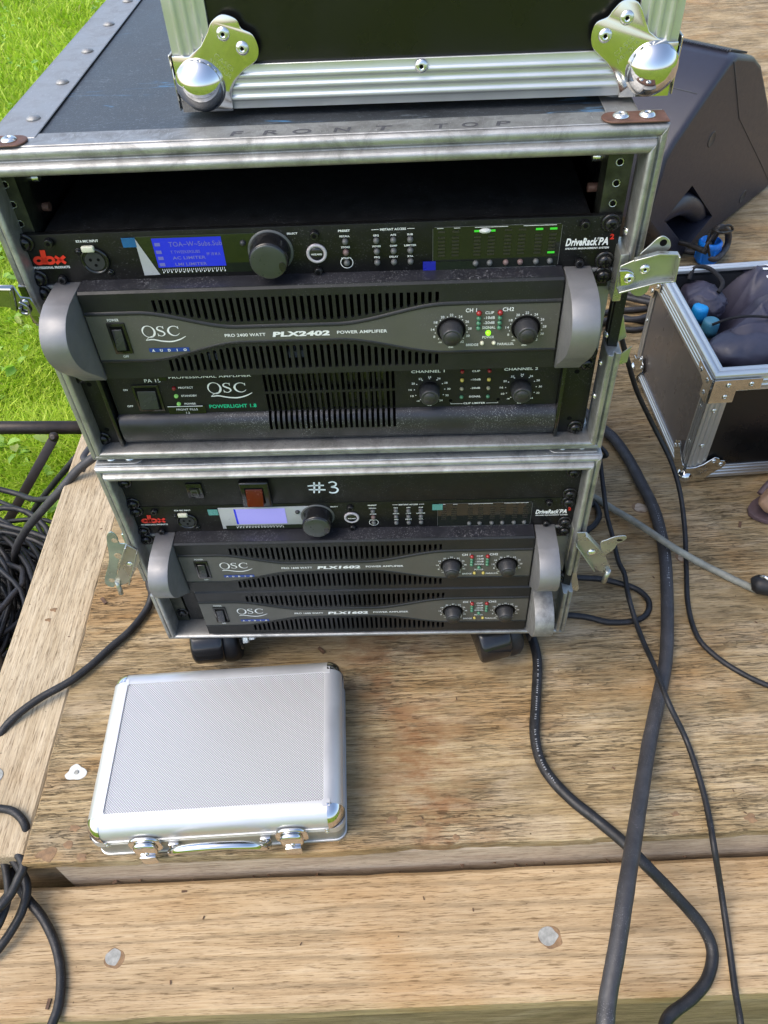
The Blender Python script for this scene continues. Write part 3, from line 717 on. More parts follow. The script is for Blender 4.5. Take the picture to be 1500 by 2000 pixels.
    for i, c in enumerate('AUDIO'): text(au, c, -.1478+i*.0069, ZC-.0129, .0024, None, yy-.0005, 'c', .04)
    put('strip_lettering', au, 'white_print', T)
    return T

# ------------------------------------------------------------------ 2U amplifier with flat face and wide louvre field
def louvre_amp(loc, rot):
    T = thing('power_amplifier', loc, 'flat black amplifier with louvred vent and green lettering, lowest in the upper rack', 'amplifier', 'two-unit power amplifiers in the racks', rot)
    zt, zb = -.0010, -.0885
    O = .13335   # measured heights below are given from the top of the processor in the same rack
    z = lambda v: v/1000+O
    xL, xR = -.2090, .2110
    pan = MB()
    vx0, vx1 = -.0640, .0605; NS = 24; pit = (vx1-vx0)/NS
    step = z(-187.2)
    quad(pan, xL, vx0, step, zt, 0); quad(pan, vx1, xR, step, zt, 0)
    pan.box(xL, xR, 0, .003, zt-.0005, zt)
    for i in range(NS):
        a = vx0+i*pit; b = a+pit; c = (a+b)/2; hw = .0014
        slot(pan, a, b, z(-165.3), zt, c-hw, c+hw, z(-163.9), z(-138.0), 0, .004, False, False)
        slot(pan, a, b, step, z(-165.3), c-hw, c+hw, step+.0001, z(-166.6), 0, .004, False, False)
    put('faceplate', pan, 'panel_matt', T)
    # bulged lower lip, cut by the same louvres
    prof = [(0.0, step), (-.0018,step-.0008), (-.0050,step-.0035), (-.0072,step-.0075), (-.0080,step-.012), (-.0080,step-.0165), (-.0070,z(-213)), (-.0050,z(-216.5))]
    lip = MB()
    def sheet(xa, xb, p): lip.add([(x, a, b) for a, b in p for x in (xa, xb)], [(2*i, 2*i+2, 2*i+3, 2*i+1) for i in range(len(p)-1)], True)
    sheet(xL, vx0, prof); sheet(vx1, xR, prof)
    sheet(vx0, vx1, prof[5:])
    for i in range(NS):
        a = vx0+i*pit; c = a+pit/2; sheet(a, c-.0014, prof[:6]); sheet(c+.0014, a+pit, prof[:6])
        for xx in (c-.0014, c+.0014): lip.add([(xx, a_, b_) for a_, b_ in prof[:6]]+[(xx, a_+.004, b_) for a_, b_ in prof[:6]], [(k, k+1, k+7, k+6) for k in range(5)])
    lip.box(xL, xR, -.0050, .003, z(-218), z(-216.5))
    lip.box(xL-.0005, xL, -.0050, .003, z(-217), step); 
    put('bulged_lip', lip, 'amp_dusty', T)
    put('dark_interior', MB().box(vx0-.01, vx1+.01, .012, .014, zb+.001, zt-.001), 'void', T)
    fan = MB()
    for i in range(7): fan.box(-.045+i*.0145, -.036+i*.0145, .007, .010, z(-199), z(-168)); fan.box(-.045+i*.0145, -.036+i*.0145, .007, .010, z(-163), z(-148))
    put('fan_guard', fan, 'meter_bar', T)
    put('chassis', MB().box(-.214,.214,.015,.38,zb+.001,zt-.001), 'panel_matt', T)
    for sg in (-1, 1):
        e = MB(); a, b = sorted((sg*.2150, sg*.2410)); e.box(a, b, -.0008, .003, zb, zt); put('ear', e, 'panel_black', T, bev=.0006)
        a, b = sorted((sg*.2112, sg*.2150)); put('side_cheek', MB().box(a, b, -.0080, .003, zb, zt), 'panel_gloss', T, bev=.001)
        screw(T, sg*.2329, -.08255, -.0008); screw(T, sg*.2329, -.00635, -.0008)
        for zz in (-.0160, -.0715): put('bolt_hole', MB().lathe([(.0024,0),(.0024,.0001)], 12), 'void', T, (sg*.2260, -.00085, zz))
    Y = 0.0
    sw = put('power_switch', MB().box(-.0128,.0128,-.0016,.0005,-.0158,.0158), 'panel_gloss', T, (-.1746, Y, z(-167.5)), bev=.0008)
    put('well', MB().box(-.0104,.0104,-.0019,-.0015,-.0132,.0132), 'void', sw)
    rk = MB(); rk.prism([(-.0016,-.0100),(-.0056,-.0098),(-.0034,.0010),(-.0020,.0092),(-.0012,.0094)], -.0088, .0088, 'x'); put('rocker', rk, 'rocker', sw, bev=.0006)
    led(T, -.1477, z(-156.5), Y, 'lamp_red_off', .0020); led(T, -.1477, z(-165.8), Y, 'lamp_lime_on', .0020); led(T, -.1474, z(-175.2), Y, 'lamp_lime_on', .0020)
    for x in (.0916, .1765):
        k = put('gain_knob', MB().lathe([(.0098,0),(.0096,.0060),(.0090,.0100),(.0084,.0122),(.0078,.0128)], 32), 'knob', T, (x, Y, z(-167.0)))
        put('knob_cap', MB().lathe([(.0064,.0126),(.0062,.0134),(.0004,.0134)], 28), 'knob_cap', k)
        put('pointer', MB().box(-.0006,.0006,-.0030,-.0012,-.0112,-.0094), 'white_print', k, rot=(0, R(-33), 0))
    for x in (.1216, .1463):
        for zz, m in ((-146,'lamp_red_off'),(-155.8,'lamp_amber'),(-165.8,'lamp_off'),(-175.6,'lamp_green_off')): led(T, x, z(zz), Y, m, .0019)
    for x in (.1115, .1563): put('trimmer_hole', MB().lathe([(.0017,0),(.0017,.0001)], 12), 'void', T, (x, Y-.0001, z(-180.0)))
    wt = MB(); yy = Y-.0003
    t = lambda s_, x, zz, h, w, al='c', b=.015: text(wt, s_, x, z(zz), h, w, yy, al, b)
    t('PA 15', -.1660, -147.3, .0040, .0150, b=.0); t('PROFESSIONAL AMPLIFIER', -.1500, -144.2, .0028, .0770, 'l')
    t('ON', -.1942, -157.3, .0022, .0042); t('OFF', -.1948, -176.8, .0022, .0056)
    t('PROTECT', -.1436, -156.4, .0022, .0140, 'l'); t('STANDBY', -.1430, -166.0, .0022, .0150, 'l'); t('POWER', -.1420, -175.6, .0022, .0110, 'l')
    qsc(wt, -.1165, z(-164.5), 0, .0420, yy)
    for x, s_ in ((.0916,'CHANNEL 1'),(.1765,'CHANNEL 2')):
        t(s_, x-.0015, -145.2, .0028, .0305)
        for i, q in enumerate(('-∞','10','16','20','22','24','26','28','30','32','34')):
            a = R(233-28.6*i); t(q, x+.0180*math.cos(a), -167.0+15.4*math.sin(a), .0021, .0014*len(q)+.0002)
            px, pz = x+.0142*math.cos(a), z(-167.0)+.0134*math.sin(a); wt.box(px-.0005, px+.0005, yy-.0001, yy, pz-.0004, pz+.0004)
        t('dB', x, -184.4, .0020, .0040)
    for s_, zz, w in (('CLIP',-146.2,.0072),('-10dB',-155.8,.0090),('-20dB',-165.6,.0090),('SIGNAL',-175.6,.0110)): t(s_, .1342, zz, .0021, w)
    t('CLIP LIMITER', .1340, -183.6, .0020, .0205)
    for a, b, c, d in ((.1115,.1228,-184.0,-183.7),(.1452,.1563,-184.0,-183.7),(.1115,.1118,-184.0,-182.6),(.1560,.1563,-184.0,-182.6)): wt.box(a, b, yy-.0001, yy, z(c), z(d))
    put('lettering', wt, 'white_print', T)
    gt = MB(); text(gt, 'POWERLIGHT 1.8', -.1190, z(-179.6), .0042, .0455, yy, 'l', .03); put('green_lettering', gt, 'green_print', T)
    lb = put('label_strip', MB().box(-.1590,-.1230,Y-.0009,Y-.0002,z(-188.6),z(-177.8)), 'panel_gloss', T)
    lt = MB(); lt.box(-.1590,-.1250,Y-.0012,Y-.0010,z(-178.4),z(-177.8)); text(lt, 'FRONT FILLS', -.1408, z(-181.8), .0024, .0205, Y-.0011); text(lt, '1,2', -.1408, z(-186.0), .0024, None, Y-.0011)
    put('lettering', lt, 'white_print', lb)
    put('black_tape', MB().box(-.1595,-.1520,Y-.0008,Y-.0002,z(-147.6),z(-141)), 'panel_gloss', T)
    return T

# ------------------------------------------------------------------ 1U blank panel with switch and number
def switch_panel(loc, rot):
    T = thing('switch_panel', loc, 'black panel with a red rocker switch and #3 in white marker', 'rack panel', None, rot)
    put('front_panel', MB().box(-.2413,.2413,-.0015,.0025,-.0440,-.0004), 'panel_matt', T, bev=.0004)
    put('folded_edge', MB().box(-.2390,.2390,-.0015,.0600,-.0006,.0002), 'panel_matt', T)
    for sx in (-1, 1):
        for zz in (-.00635, -.0381): screw(T, sx*.2329, zz, -.0015)
    b = put('breaker_socket', MB().box(-.0085,.0085,-.0028,0,-.0110,.0110), 'panel_gloss', T, (-.1612,-.0015,-.0200), bev=.0012)
    put('button', MB().box(-.0050,.0050,-.0046,-.0026,-.0070,.0050), 'knob_gloss', b, bev=.001)
    t = MB(); 
    for a_, b_, c_, d_ in ((-.0032,.0032,-.0052,-.0047),(-.0032,.0032,.0028,.0033),(-.0034,-.0030,-.0047,.0028),(.0030,.0034,-.0047,.0028)): t.box(a_,b_,-.0048,-.0046,c_,d_)
    text(t, 'RESET', .0066, .0010, .0018, .0080, -.0031, 'c', .02, rot=R(90)); put('lettering', t, 'button_grey', b)
    s = put('switch_frame', MB().box(-.0160,.0160,-.0080,0,-.0185,.0185), 'panel_gloss', T, (-.0970,-.0015,-.0230), bev=.0030, seg=3)
    put('well', MB().box(-.0100,.0100,-.0082,-.0078,-.0118,.0118), 'void', s)
    rk = MB(); rk.prism([(-.0080,-.0105),(-.0150,-.0100),(-.0108,.0005),(-.0086,.0098),(-.0070,.0100)], -.0088, .0088, 'x'); put('red_rocker', rk, 'rocker_red', s, bev=.0008)
    w = MB(); yy = -.0017
    for p in ([(-.0362,-.0290),(-.0350,-.0210),(-.0345,-.0128)], [(-.0308,-.0290),(-.0297,-.0210),(-.0290,-.0128)], [(-.0418,-.0182),(-.0340,-.0176),(-.0245,-.0178)], [(-.0412,-.0236),(-.0330,-.0240),(-.0235,-.0244)],
              [(-.0195,-.0142),(-.0150,-.0128),(-.0118,-.0152),(-.0128,-.0186),(-.0168,-.0204),(-.0126,-.0216),(-.0106,-.0248),(-.0128,-.0286),(-.0170,-.0292),(-.0200,-.0280)]):
        ribbon(w, p, [.0016,.0021,.0019], 0, 0, 1, yy, 5)
    put('handwriting', w, 'marker_white', T)
    return T
def catmull2(P, res=4): return [(q.x, q.y) for q in spline([Vector((a, b, 0)) for a, b in P], res, True)]
# ------------------------------------------------------------------ lawn and ground
g = MB(); g.add([(-150,-150,-.45),(150,-150,-.45),(150,150,-.45),(-150,150,-.45)], [(0,1,2,3)])
lawn = put('lawn', g, 'lawn_ground'); lawn['kind'] = 'structure'
def blades(n, xr, yr, hmin, hmax, wd, seed, keep=None):
    r = np.random.default_rng(seed)
    x = r.uniform(*xr, n); y = r.uniform(*yr, n)
    d = np.hypot(x-.07, y+.58)
    k = r.random(n) < np.clip((1.9/d)**1.25, 0, 1) if keep is None else keep(x, y, r)
    x, y, d = x[k], y[k], d[k]; n = len(x)
    clump = (np.sin(x*9+np.cos(y*7)*2)+np.sin(y*11+x*3))*.25+1
    h = r.uniform(hmin, hmax, n)*clump; a = r.uniform(0, 2*np.pi, n); w = wd*(.6+.8*r.random(n))*(1+.22*d)
    lean = r.uniform(.2, 1.3, n)*h; la = r.uniform(0, 2*np.pi, n)
    V = np.zeros((n, 5, 3)); dx, dy = np.cos(a)*w/2, np.sin(a)*w/2; lx, ly = np.cos(la)*lean, np.sin(la)*lean
    z0 = -.452
    V[:,0] = np.stack([x-dx, y-dy, np.full(n, z0)], 1); V[:,1] = np.stack([x+dx, y+dy, np.full(n, z0)], 1)
    V[:,2] = np.stack([x+dx*.8+lx*.4, y+dy*.8+ly*.4, z0+h*.62], 1); V[:,3] = np.stack([x-dx*.8+lx*.4, y-dy*.8+ly*.4, z0+h*.62], 1)
    V[:,4] = np.stack([x+lx, y+ly, z0+h*.95], 1)
    return V
def blade_mesh(name, V, mat):
    n = len(V); m = bpy.data.meshes.new(name); m.vertices.add(n*5); m.vertices.foreach_set('co', V.reshape(-1))
    m.loops.add(n*7); m.polygons.add(n*2)
    base = (np.arange(n)*5)[:,None]
    m.loops.foreach_set('vertex_index', (base+np.array([0,1,2,3,3,2,4])).reshape(-1).astype(np.int32))
    ls = (np.arange(n)*7)[:,None]+np.array([0,4]); m.polygons.foreach_set('loop_start', ls.reshape(-1).astype(np.int32))
    m.polygons.foreach_set('loop_total', np.tile([4,3], n).astype(np.int32)); m.materials.append(MT[mat]); m.update(calc_edges=True); m.validate(); return m
V = np.concatenate([blades(330000, (-1.9,-.5), (-.1,2.4), .022, .060, .0036, 1), blades(520000, (-5.2,-.3), (1.2,8.5), .022, .060, .0046, 2), blades(30000, (-1.6,-.55), (-1.6,-.1), .035,.08,.004, 3)])
o = link(bpy.data.objects.new('grass', blade_mesh('grass', V, 'grass_blade')))
tag(o, 'bright green grass growing beside and behind the wooden stage', 'grass', kind='stuff')
wm = MB()
for i in range(420):
    x, y = (random.uniform(-1.5,-.6), random.uniform(.3,1.9)) if i < 260 else (random.uniform(-3.6,-1), random.uniform(1.5,6))
    for k in range(random.randint(2,5)):
        a = random.uniform(0, 6.28); L = random.uniform(.022,.05); wv = L*random.uniform(.22,.38); z = -.43+random.uniform(0,.04)
        M = Matrix.Translation((x, y, z)) @ Matrix.Rotation(a, 4, 'Z') @ Matrix.Rotation(random.uniform(-.5,.2), 4, 'Y') @ Matrix.Rotation(random.uniform(-.6,.6), 4, 'X')
        wm.add([(0,0,0),(L*.3,wv*.8,.004),(L*.7,wv*.75,.004),(L,0,-.006),(L*.7,-wv*.75,.004),(L*.3,-wv*.8,.004),(L*.5,0,0)], [(0,6,1),(1,6,2),(2,6,3),(3,6,4),(4,6,5),(5,6,0)], True, M)
o = put('broad_leaf_weeds', wm, 'weed_leaf'); tag(o, 'low broad-leaved weeds scattered through the grass', 'weeds', kind='stuff')

# ------------------------------------------------------------------ wooden stage
ST = thing('wooden_stage', (-.3915, -.2735, 0), 'weathered low wooden stage of plywood sheets, side board and front step', 'stage', rot=(0,0,R(2.25)))
def rough_board(name, mat, x0, x1, y0, y1, z0, z1, jag=(0,0,0,0), step=.012, bev=.0015, seed=1):
    # outline with slightly uneven edges (front, right, back, left amplitudes)
    r = random.Random(seed); P = []
    def run(ax, ay, bx, by, amp, nx, ny):
        L = math.hypot(bx-ax, by-ay); n = max(1, int(L/step)) if amp else 1; v = 0
        for i in range(n):
            v = v*.72+r.uniform(-1,1)*amp*.5
            if amp and r.random() < .05: v -= amp*1.3
            t = i/n; P.append((ax+(bx-ax)*t+nx*v*(i>0), ay+(by-ay)*t+ny*v*(i>0)))
    run(x0,y0,x1,y0,jag[0],0,-1); run(x1,y0,x1,y1,jag[1],1,0); run(x1,y1,x0,y1,jag[2],0,1); run(x0,y1,x0,y0,jag[3],-1,0)
    mb = MB(); mb.prism(P, z0, z1, 'z'); return put(name, mb, mat, ST, bev=bev, seg=1)
rough_board('plywood_sheet', 'wood_plywood', 0, 3.05, 0, 2.262, -.0185, 0, (.0016,0,.0006,.0014), seed=3)
rough_board('plywood_sheet', 'wood_plywood', 3.055, 4.88, 0, 2.262, -.0185, -.001, (.001,0,0,0), seed=9)
rough_board('plywood_sheet', 'wood_plywood', 0, 2.438, 2.268, 3.664, -.0185, .0, (.001,0,0,0), seed=6)
rough_board('plywood_sheet', 'wood_plywood', 2.443, 4.88, 2.268, 3.664, -.0185, -.001, (.001,0,0,0), seed=7)
rough_board('side_board', 'wood_side', -.108, -.0015, .012, 3.664, -.044, -.006, (0,0,0,.0008), .03, .003, 12)
rough_board('front_joist', 'wood_joist', .026, 4.88, .0030, .045, -.330, -.0190, (.0006,0,0,0), .03, .006, 13)
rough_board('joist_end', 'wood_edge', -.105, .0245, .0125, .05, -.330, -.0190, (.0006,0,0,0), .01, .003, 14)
rough_board('step_board', 'wood_step', -1.2, 3.2, -.1465, -.0035, -.106, -.0680, (.0012,0,.0012,0), .03, .005, 15)
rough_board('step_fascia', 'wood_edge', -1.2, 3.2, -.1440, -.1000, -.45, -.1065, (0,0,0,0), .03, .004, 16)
rough_board('side_joist', 'wood_joist', -.100, -.062, .02, 3.66, -.20, -.0445, (0,0,0,0), .03, .003, 17)
for x, y in ((.03,.10),(1.6,.1),(3.2,.1),(.03,1.8),(1.6,1.8),(3.2,1.8),(.03,3.5),(3.2,3.5)):
    put('support_post', MB().box(x-.045,x+.045,y-.045,y+.045,-.46,-.0445 if x < .1 else -.02), 'wood_joist', ST, bev=.003)
def disc(name, mat, x, y, z, r, seed, sx=1., h=.0012, jag=.16):
    rr = random.Random(seed); P = []
    n = 22
    for i in range(n):
        a = 2*math.pi*i/n; q = r*(1+rr.uniform(-jag, jag)); P.append((q*math.cos(a)*sx, q*math.sin(a)))
    P = [(q_.x, q_.y) for q_ in spline([Vector((a, b, 0)) for a, b in P[::2]], 5, True)]
    return put(name, MB().prism(P, -.001, h, 'z'), mat, ST, (x, y, z), bev=.0004, seg=1)
Mi = (Matrix.Translation((-.3915,-.2735,0)) @ Matrix.Rotation(R(2.25), 4, 'Z')).inverted()
def L(x, y): p = Mi @ Vector((x, y, 0)); return p.x, p.y
for x, y, r, sd_, sx in ((-.283,-.354,.0100,1,1.0),(.216,-.332,.0108,2,1.15)):
    a, b = L(x, y); disc('filler_plug', 'filler', a, b, -.0680, r*.9, sd_, sx, .0005, .10); disc('knot_rim', 'knot', a+.0012, b-.0008, -.0680, r*1.13, sd_+5, sx, .0003)
a, b = L(-.462,-.163); disc('filler_plug', 'filler', a, b, -.006, .0105, 8)
a, b = L(-.356,-.163); disc('paint_spot', 'paint_white', a, b, 0, .0100, 9, 1.35, .0007, .22); disc('screw_dot', 'filler', a, b, .0006, .0028, 10)
for x, y, r in ((.473,.163,.0085),(.430,.265,.009)): 
    a, b = L(x, y); disc('knot_plug', 'wood_joist', a, b, 0, r, 21, 1.2, .0005); disc('knot_rim', 'knot', a, b, 0, r*1.18, 22, 1.2, .0003)
for x, y, r in ((-.463,.092,.004),(-.466,.074,.0035)):
    a, b = L(x, y); disc('nail_hole', 'knot', a, b, -.006, r, 31, 1.4, .0004, .35)
for u in ((-.340,-.232,.0042),(-.342,-.252,.0042),(-.364,-.262,.0075),(-.322,-.266,.004),(.04,-.225,.0042),(.072,-.228,.0032),(.115,-.245,.003),(.37,-.22,.003),(.455,-.225,.0045)):
    a, b = L(u[0], u[1]); disc('knot_mark', 'knot', a, b, 0, u[2], int(abs(u[0])*1e4), 1.5, .0004, .35)
lf = MB(); rl = random.Random(4)
for i in range(45):
    x = rl.uniform(-.3, 1.0)+ (rl.random()**2)*.2; y = rl.uniform(-.0075, .006); z = -.083+rl.uniform(-.004,.010)
    M = Matrix.Translation((x+.35, y, z)) @ Euler((rl.uniform(-.6,.6), rl.uniform(-.5,.5), rl.uniform(0,6.28))).to_matrix().to_4x4(); q = rl.uniform(.004,.011)
    lf.add([(0,0,0),(q*.5,q*.3,.001),(q,0,.002),(q*.5,-q*.3,.0)], [(0,1,2,3)], False, M)
put('dead_leaves', lf, 'leaf_dead', ST)['kind'] = 'stuff'
cr = MB()
for i in range(170):
    x, y = rl.uniform(-.02, 1.1), rl.uniform(-.135, 1.1); 
    z = .0004 if y > .0 else (-.0676 if -.135 < y < -.01 else None)
    if z is None: continue
    q = rl.uniform(.0006,.0022) if rl.random() < .9 else rl.uniform(.003,.008); a = rl.uniform(0,6.28)
    M = Matrix.Translation((x, y, z)) @ Matrix.Rotation(a, 4, 'Z'); cr.box(-q, q, -q*.35, q*.35, 0, q*.3+.0002, M)
put('wood_crumbs', cr, 'leaf_dead' , ST)['kind'] = 'stuff'

# ------------------------------------------------------------------ rack cases
def bar4(parent, outer, prof, mat, name='edge_trim', ts=1.0, split=None):
    """mitred frame round a rectangle (x0,x1,z0,z1); prof = list of (inset, y)"""
    x0, x1, z0, z1 = outer; out = []
    def pt(side, end, d):
        if side == 'top': return ((x0+d) if end == 0 else (x1-d), z1-d*ts)
        if side == 'bottom': return ((x0+d) if end == 0 else (x1-d), z0+d)
        if side == 'left': return (x0+d, (z0+d) if end == 0 else (z1-d*ts))
        return (x1-d, (z0+d) if end == 0 else (z1-d*ts))
    for side in ('top','bottom','left','right'):
        segs = [(0., 1.)]
        if split and side in split: a, b = split[side]; segs = [(0., a), (b, 1.)]
        for s0, s1 in segs:
            mb = MB(); n = len(prof); V = []
            for t in (s0, s1):
                for d, y in prof:
                    p, q = pt(side, 0, d), pt(side, 1, d); V.append((p[0]+(q[0]-p[0])*t, y, p[1]+(q[1]-p[1])*t))
            F = [(i, (i+1) % n, n+(i+1) % n, n+i) for i in range(n)]+[tuple(range(n)), tuple(range(2*n-1, n-1, -1))]
            mb.add(V, F); out.append(put(name, mb, mat, parent, bev=.0005, seg=1))
    return out
PROF = [(0,.016),(0,-.0095),(.0016,-.0120),(.0052,-.0120),(.0060,-.0100),(.0070,-.0100),(.0080,-.0150),(.0092,-.0165),(.0122,-.0165),(.0134,-.0150),(.0138,-.0100),(.0138,.0022),(.0118,.016)]
def rack(loc, rot, label, zo, zi, zj, zp, xl, xr, yoff, depth, bx, mat_top, splitL, splitR, ts=1.0):
    T = thing('rack_case', loc, label, 'rack case', 'black road cases with worn aluminium edges', rot)
    prof = [(d*(xr-xl)*0+d, y+yoff) for d, y in PROF]
    bar4(T, (xl, xr, zp, zo), prof, 'alu_worn', ts=ts, split={'left': splitL, 'right': splitR})
    b0, b1 = bx; yb = yoff+.0165
    put('top_board', MB().box(b0+.001, b1-.001, yb, depth, zo-.010, zo-.0012), mat_top, T)
    put('bottom_board', MB().box(b0+.001, b1-.001, yb, depth, zp+.001, zp+.010), 'laminate_black', T)
    put('back_board', MB().box(b0+.0105, b1-.0105, depth-.01, depth, zp+.0105, zo-.0105), 'laminate_black', T)
    for a, b in ((xl+.0030, xl+.0115), (xr-.0115, xr-.0030)): put('inner_liner', MB().box(a, b, yoff-.002, yoff+.0150, zp+.0145, zo-.0145), 'panel_matt', T)
    for a, b in ((b0+.001, b0+.010), (b1-.010, b1-.001)): put('side_board', MB().box(a, b, yb, depth-.0002, zp+.0103, zo-.0103), 'laminate_black', T)
    return T
# ---- upper rack
A0 = Vector((0, 0, .63)); AR = (-.0115, .0028, 0); AM = Matrix.Translation(A0) @ Euler(AR).to_matrix().to_4x4()
RA = rack(A0, AR, 'upper black rack case with FRONT TOP written on its worn aluminium lid edge', 'x' and .0705, .047, -.222, -.2365, -.2475, .2600, 0.0, .52, (-.2345, .2410), 'laminate_top', (.42,.52), (.37,.62), 1.38)
def topstrip(parent, x0, x1, y0, y1, z, mat='alu_strip', name='edge_strip'):
    return put(name, MB().box(x0, x1, y0, y1, z-.0010, z), mat, parent, bev=.0005, seg=1)
zt = .0712
topstrip(RA, -.2350, -.1985, .0066, .52, zt); topstrip(RA, .2190, .2415, .0066, .52, zt)
fs = topstrip(RA, -.2455, .2580, -.0085, .0062, zt+.0001, 'alu_worn')
put('edge_strip', MB().box(-.2360,-.2350,.0066,.52,.0400,zt-.0002), 'alu_strip', RA); put('edge_strip', MB().box(.2415,.2425,.0066,.52,.0400,zt-.0002), 'alu_strip', RA)
for y in (.043,.120,.198,.276,.354,.432,.51): rivet(RA, (-.2110, y, zt), (R(-90),0,0), .0056, 'alu_worn', False)
for y in (.045,.150,.255,.36,.465): rivet(RA, (.2300, y, zt), (R(-90),0,0), .0058, 'alu_strip', False)
for sg in (1, -1):
    P = []; x = .2590 if sg > 0 else -.2470; w = .046
    for i in range(9):
        a = R(90+180*i/8); P.append((x-sg*w+sg*.0085+sg*.0085*math.cos(a), -.0015+.0095*math.sin(a)))
    P += [(x, -.0110), (x, .0080)]
    br = put('corner_bracket', MB().prism(P, zt+.0003, zt+.0018, 'z'), 'rust', RA, bev=.0005, seg=1)
    for k in (0, 1): rivet(br, (x-sg*(.014+.0185*k), -.0012, zt+.0018), (R(-90),0,0), .0060, 'rivet', True)
tm = MB(); MR = Matrix.Rotation(R(-90), 4, 'X')
for s_, x, w in (('F',-.0475,.009),('R',-.0225,.012),('O',.0000,.014),('N',.0290,.013),('T',.0590,.012),('T',.1000,.010),('O',.1205,.012),('P',.1440,.011)):
    text(tm, s_, x, -.0012+random.uniform(-.0005,.0005), .0080, w, -(zt+.0003), 'c', .02, .1, random.uniform(-.06,.06), MR)
put('handwriting', tm, 'ink', fs)
# rails with threaded holes
def rail(parent, xa, xb, z0, z1, y=.0040, holes=(), depth=.02, mat='rail_steel'):
    mb = MB(); zs = sorted(holes); c = (xa+xb)/2; lo = z0
    for i, h in enumerate(zs):
        hi = (h+zs[i+1])/2 if i+1 < len(zs) else min(z1, h+.012)
        lo_ = lo if i else max(z0, h-.012)
        if not i and lo_ > z0: quad(mb, xa, xb, z0, lo_, y)
        slot(mb, xa, xb, lo_, hi, c-.0034, c+.0034, h-.0034, h+.0034, y, .006, True, True, 8); lo = hi
    if zs: quad(mb, xa, xb, lo, z1, y)
    else: quad(mb, xa, xb, z0, z1, y)
    inner = xa if c > 0 else xb
    mb.add([(inner, y, z0), (inner, y+depth, z0), (inner, y+depth, z1), (inner, y, z1)], [(0,1,2,3)])
    r = put('rack_rail', mb, mat, parent)
    for h in zs: put('threaded_hole', MB().lathe([(.0034,0),(.0026,.0001),(.0026,-.004),(.0001,-.004)], 12), 'rivet', r, (c, y+.0005, h)); put('hole', MB().lathe([(.0023,0),(.0001,.0001)], 12), 'void', r, (c, y+.0002, h))
    return r
rail(RA, -.2425, -.2240, -.222, .0445, holes=(.0064,.0222,.0381)); rail(RA, .2240, .2425, -.222, .0445, holes=(.0064,.0222,.0381))
for sg in (-1, 1):
    for z in (.030, .0055): put('rail_bolt', MB().lathe([(.0036,0),(.0036,.010),(.003,.011)], 10), 'rivet' if z > .02 else 'rust', RA, (sg*.2190, .035, z), (0, 0, R(90*sg)))
for sg, x in ((1, .2455),(-1,-.2375)):
    for z in (-.014,-.030,-.066,-.110,-.140,-.178): rivet(RA, (x+.0*sg, -.0012, z), (0, 0, R(60*-sg)), .0032, 'rivet', False)
# ---- lower rack
B0 = Vector((.005, -.0069, .3634))
RB = rack(B0, (0,0,0), 'lower black rack case on casters, scratched aluminium edges, standing on the plywood', .0262, .0, -.2667, -.2810, -.2520, .2550, -.0035, .50, (-.2440, .2470), 'laminate_top', (.30,.40), (.28,.40))
zb_ = .0269
topstrip(RB, -.2500, .2530, -.0120, .0100, zb_, 'alu_scuffed'); topstrip(RB, -.2440, -.2150, .0104, .50, zb_); topstrip(RB, .2180, .2470, .0104, .50, zb_)
for sg in (1, -1):
    P = [(sg*.2500, -.0095), (sg*.2500, .0090)]+[(sg*(.2110+.0085*math.cos(R(90+180*i/8))), -.0002+.0092*math.sin(R(90+180*i/8))) for i in range(9)]
    br = put('corner_bracket', MB().prism(P, zb_+.0002, zb_+.0014, 'z'), 'alu_strip', RB, bev=.0004, seg=1)
    for k in (0, 1): rivet(br, (sg*(.2360-.0190*k), -.0002, zb_+.0014), (R(-90),0,0), .0058, 'rivet', True)
rail(RB, -.2425, -.2240, -.266, -.001); rail(RB, .2240, .2425, -.266, -.001)
put('rail_cover', MB().box(-.2225,-.2065,.006,.010,-.266,-.180), 'panel_matt', RB)

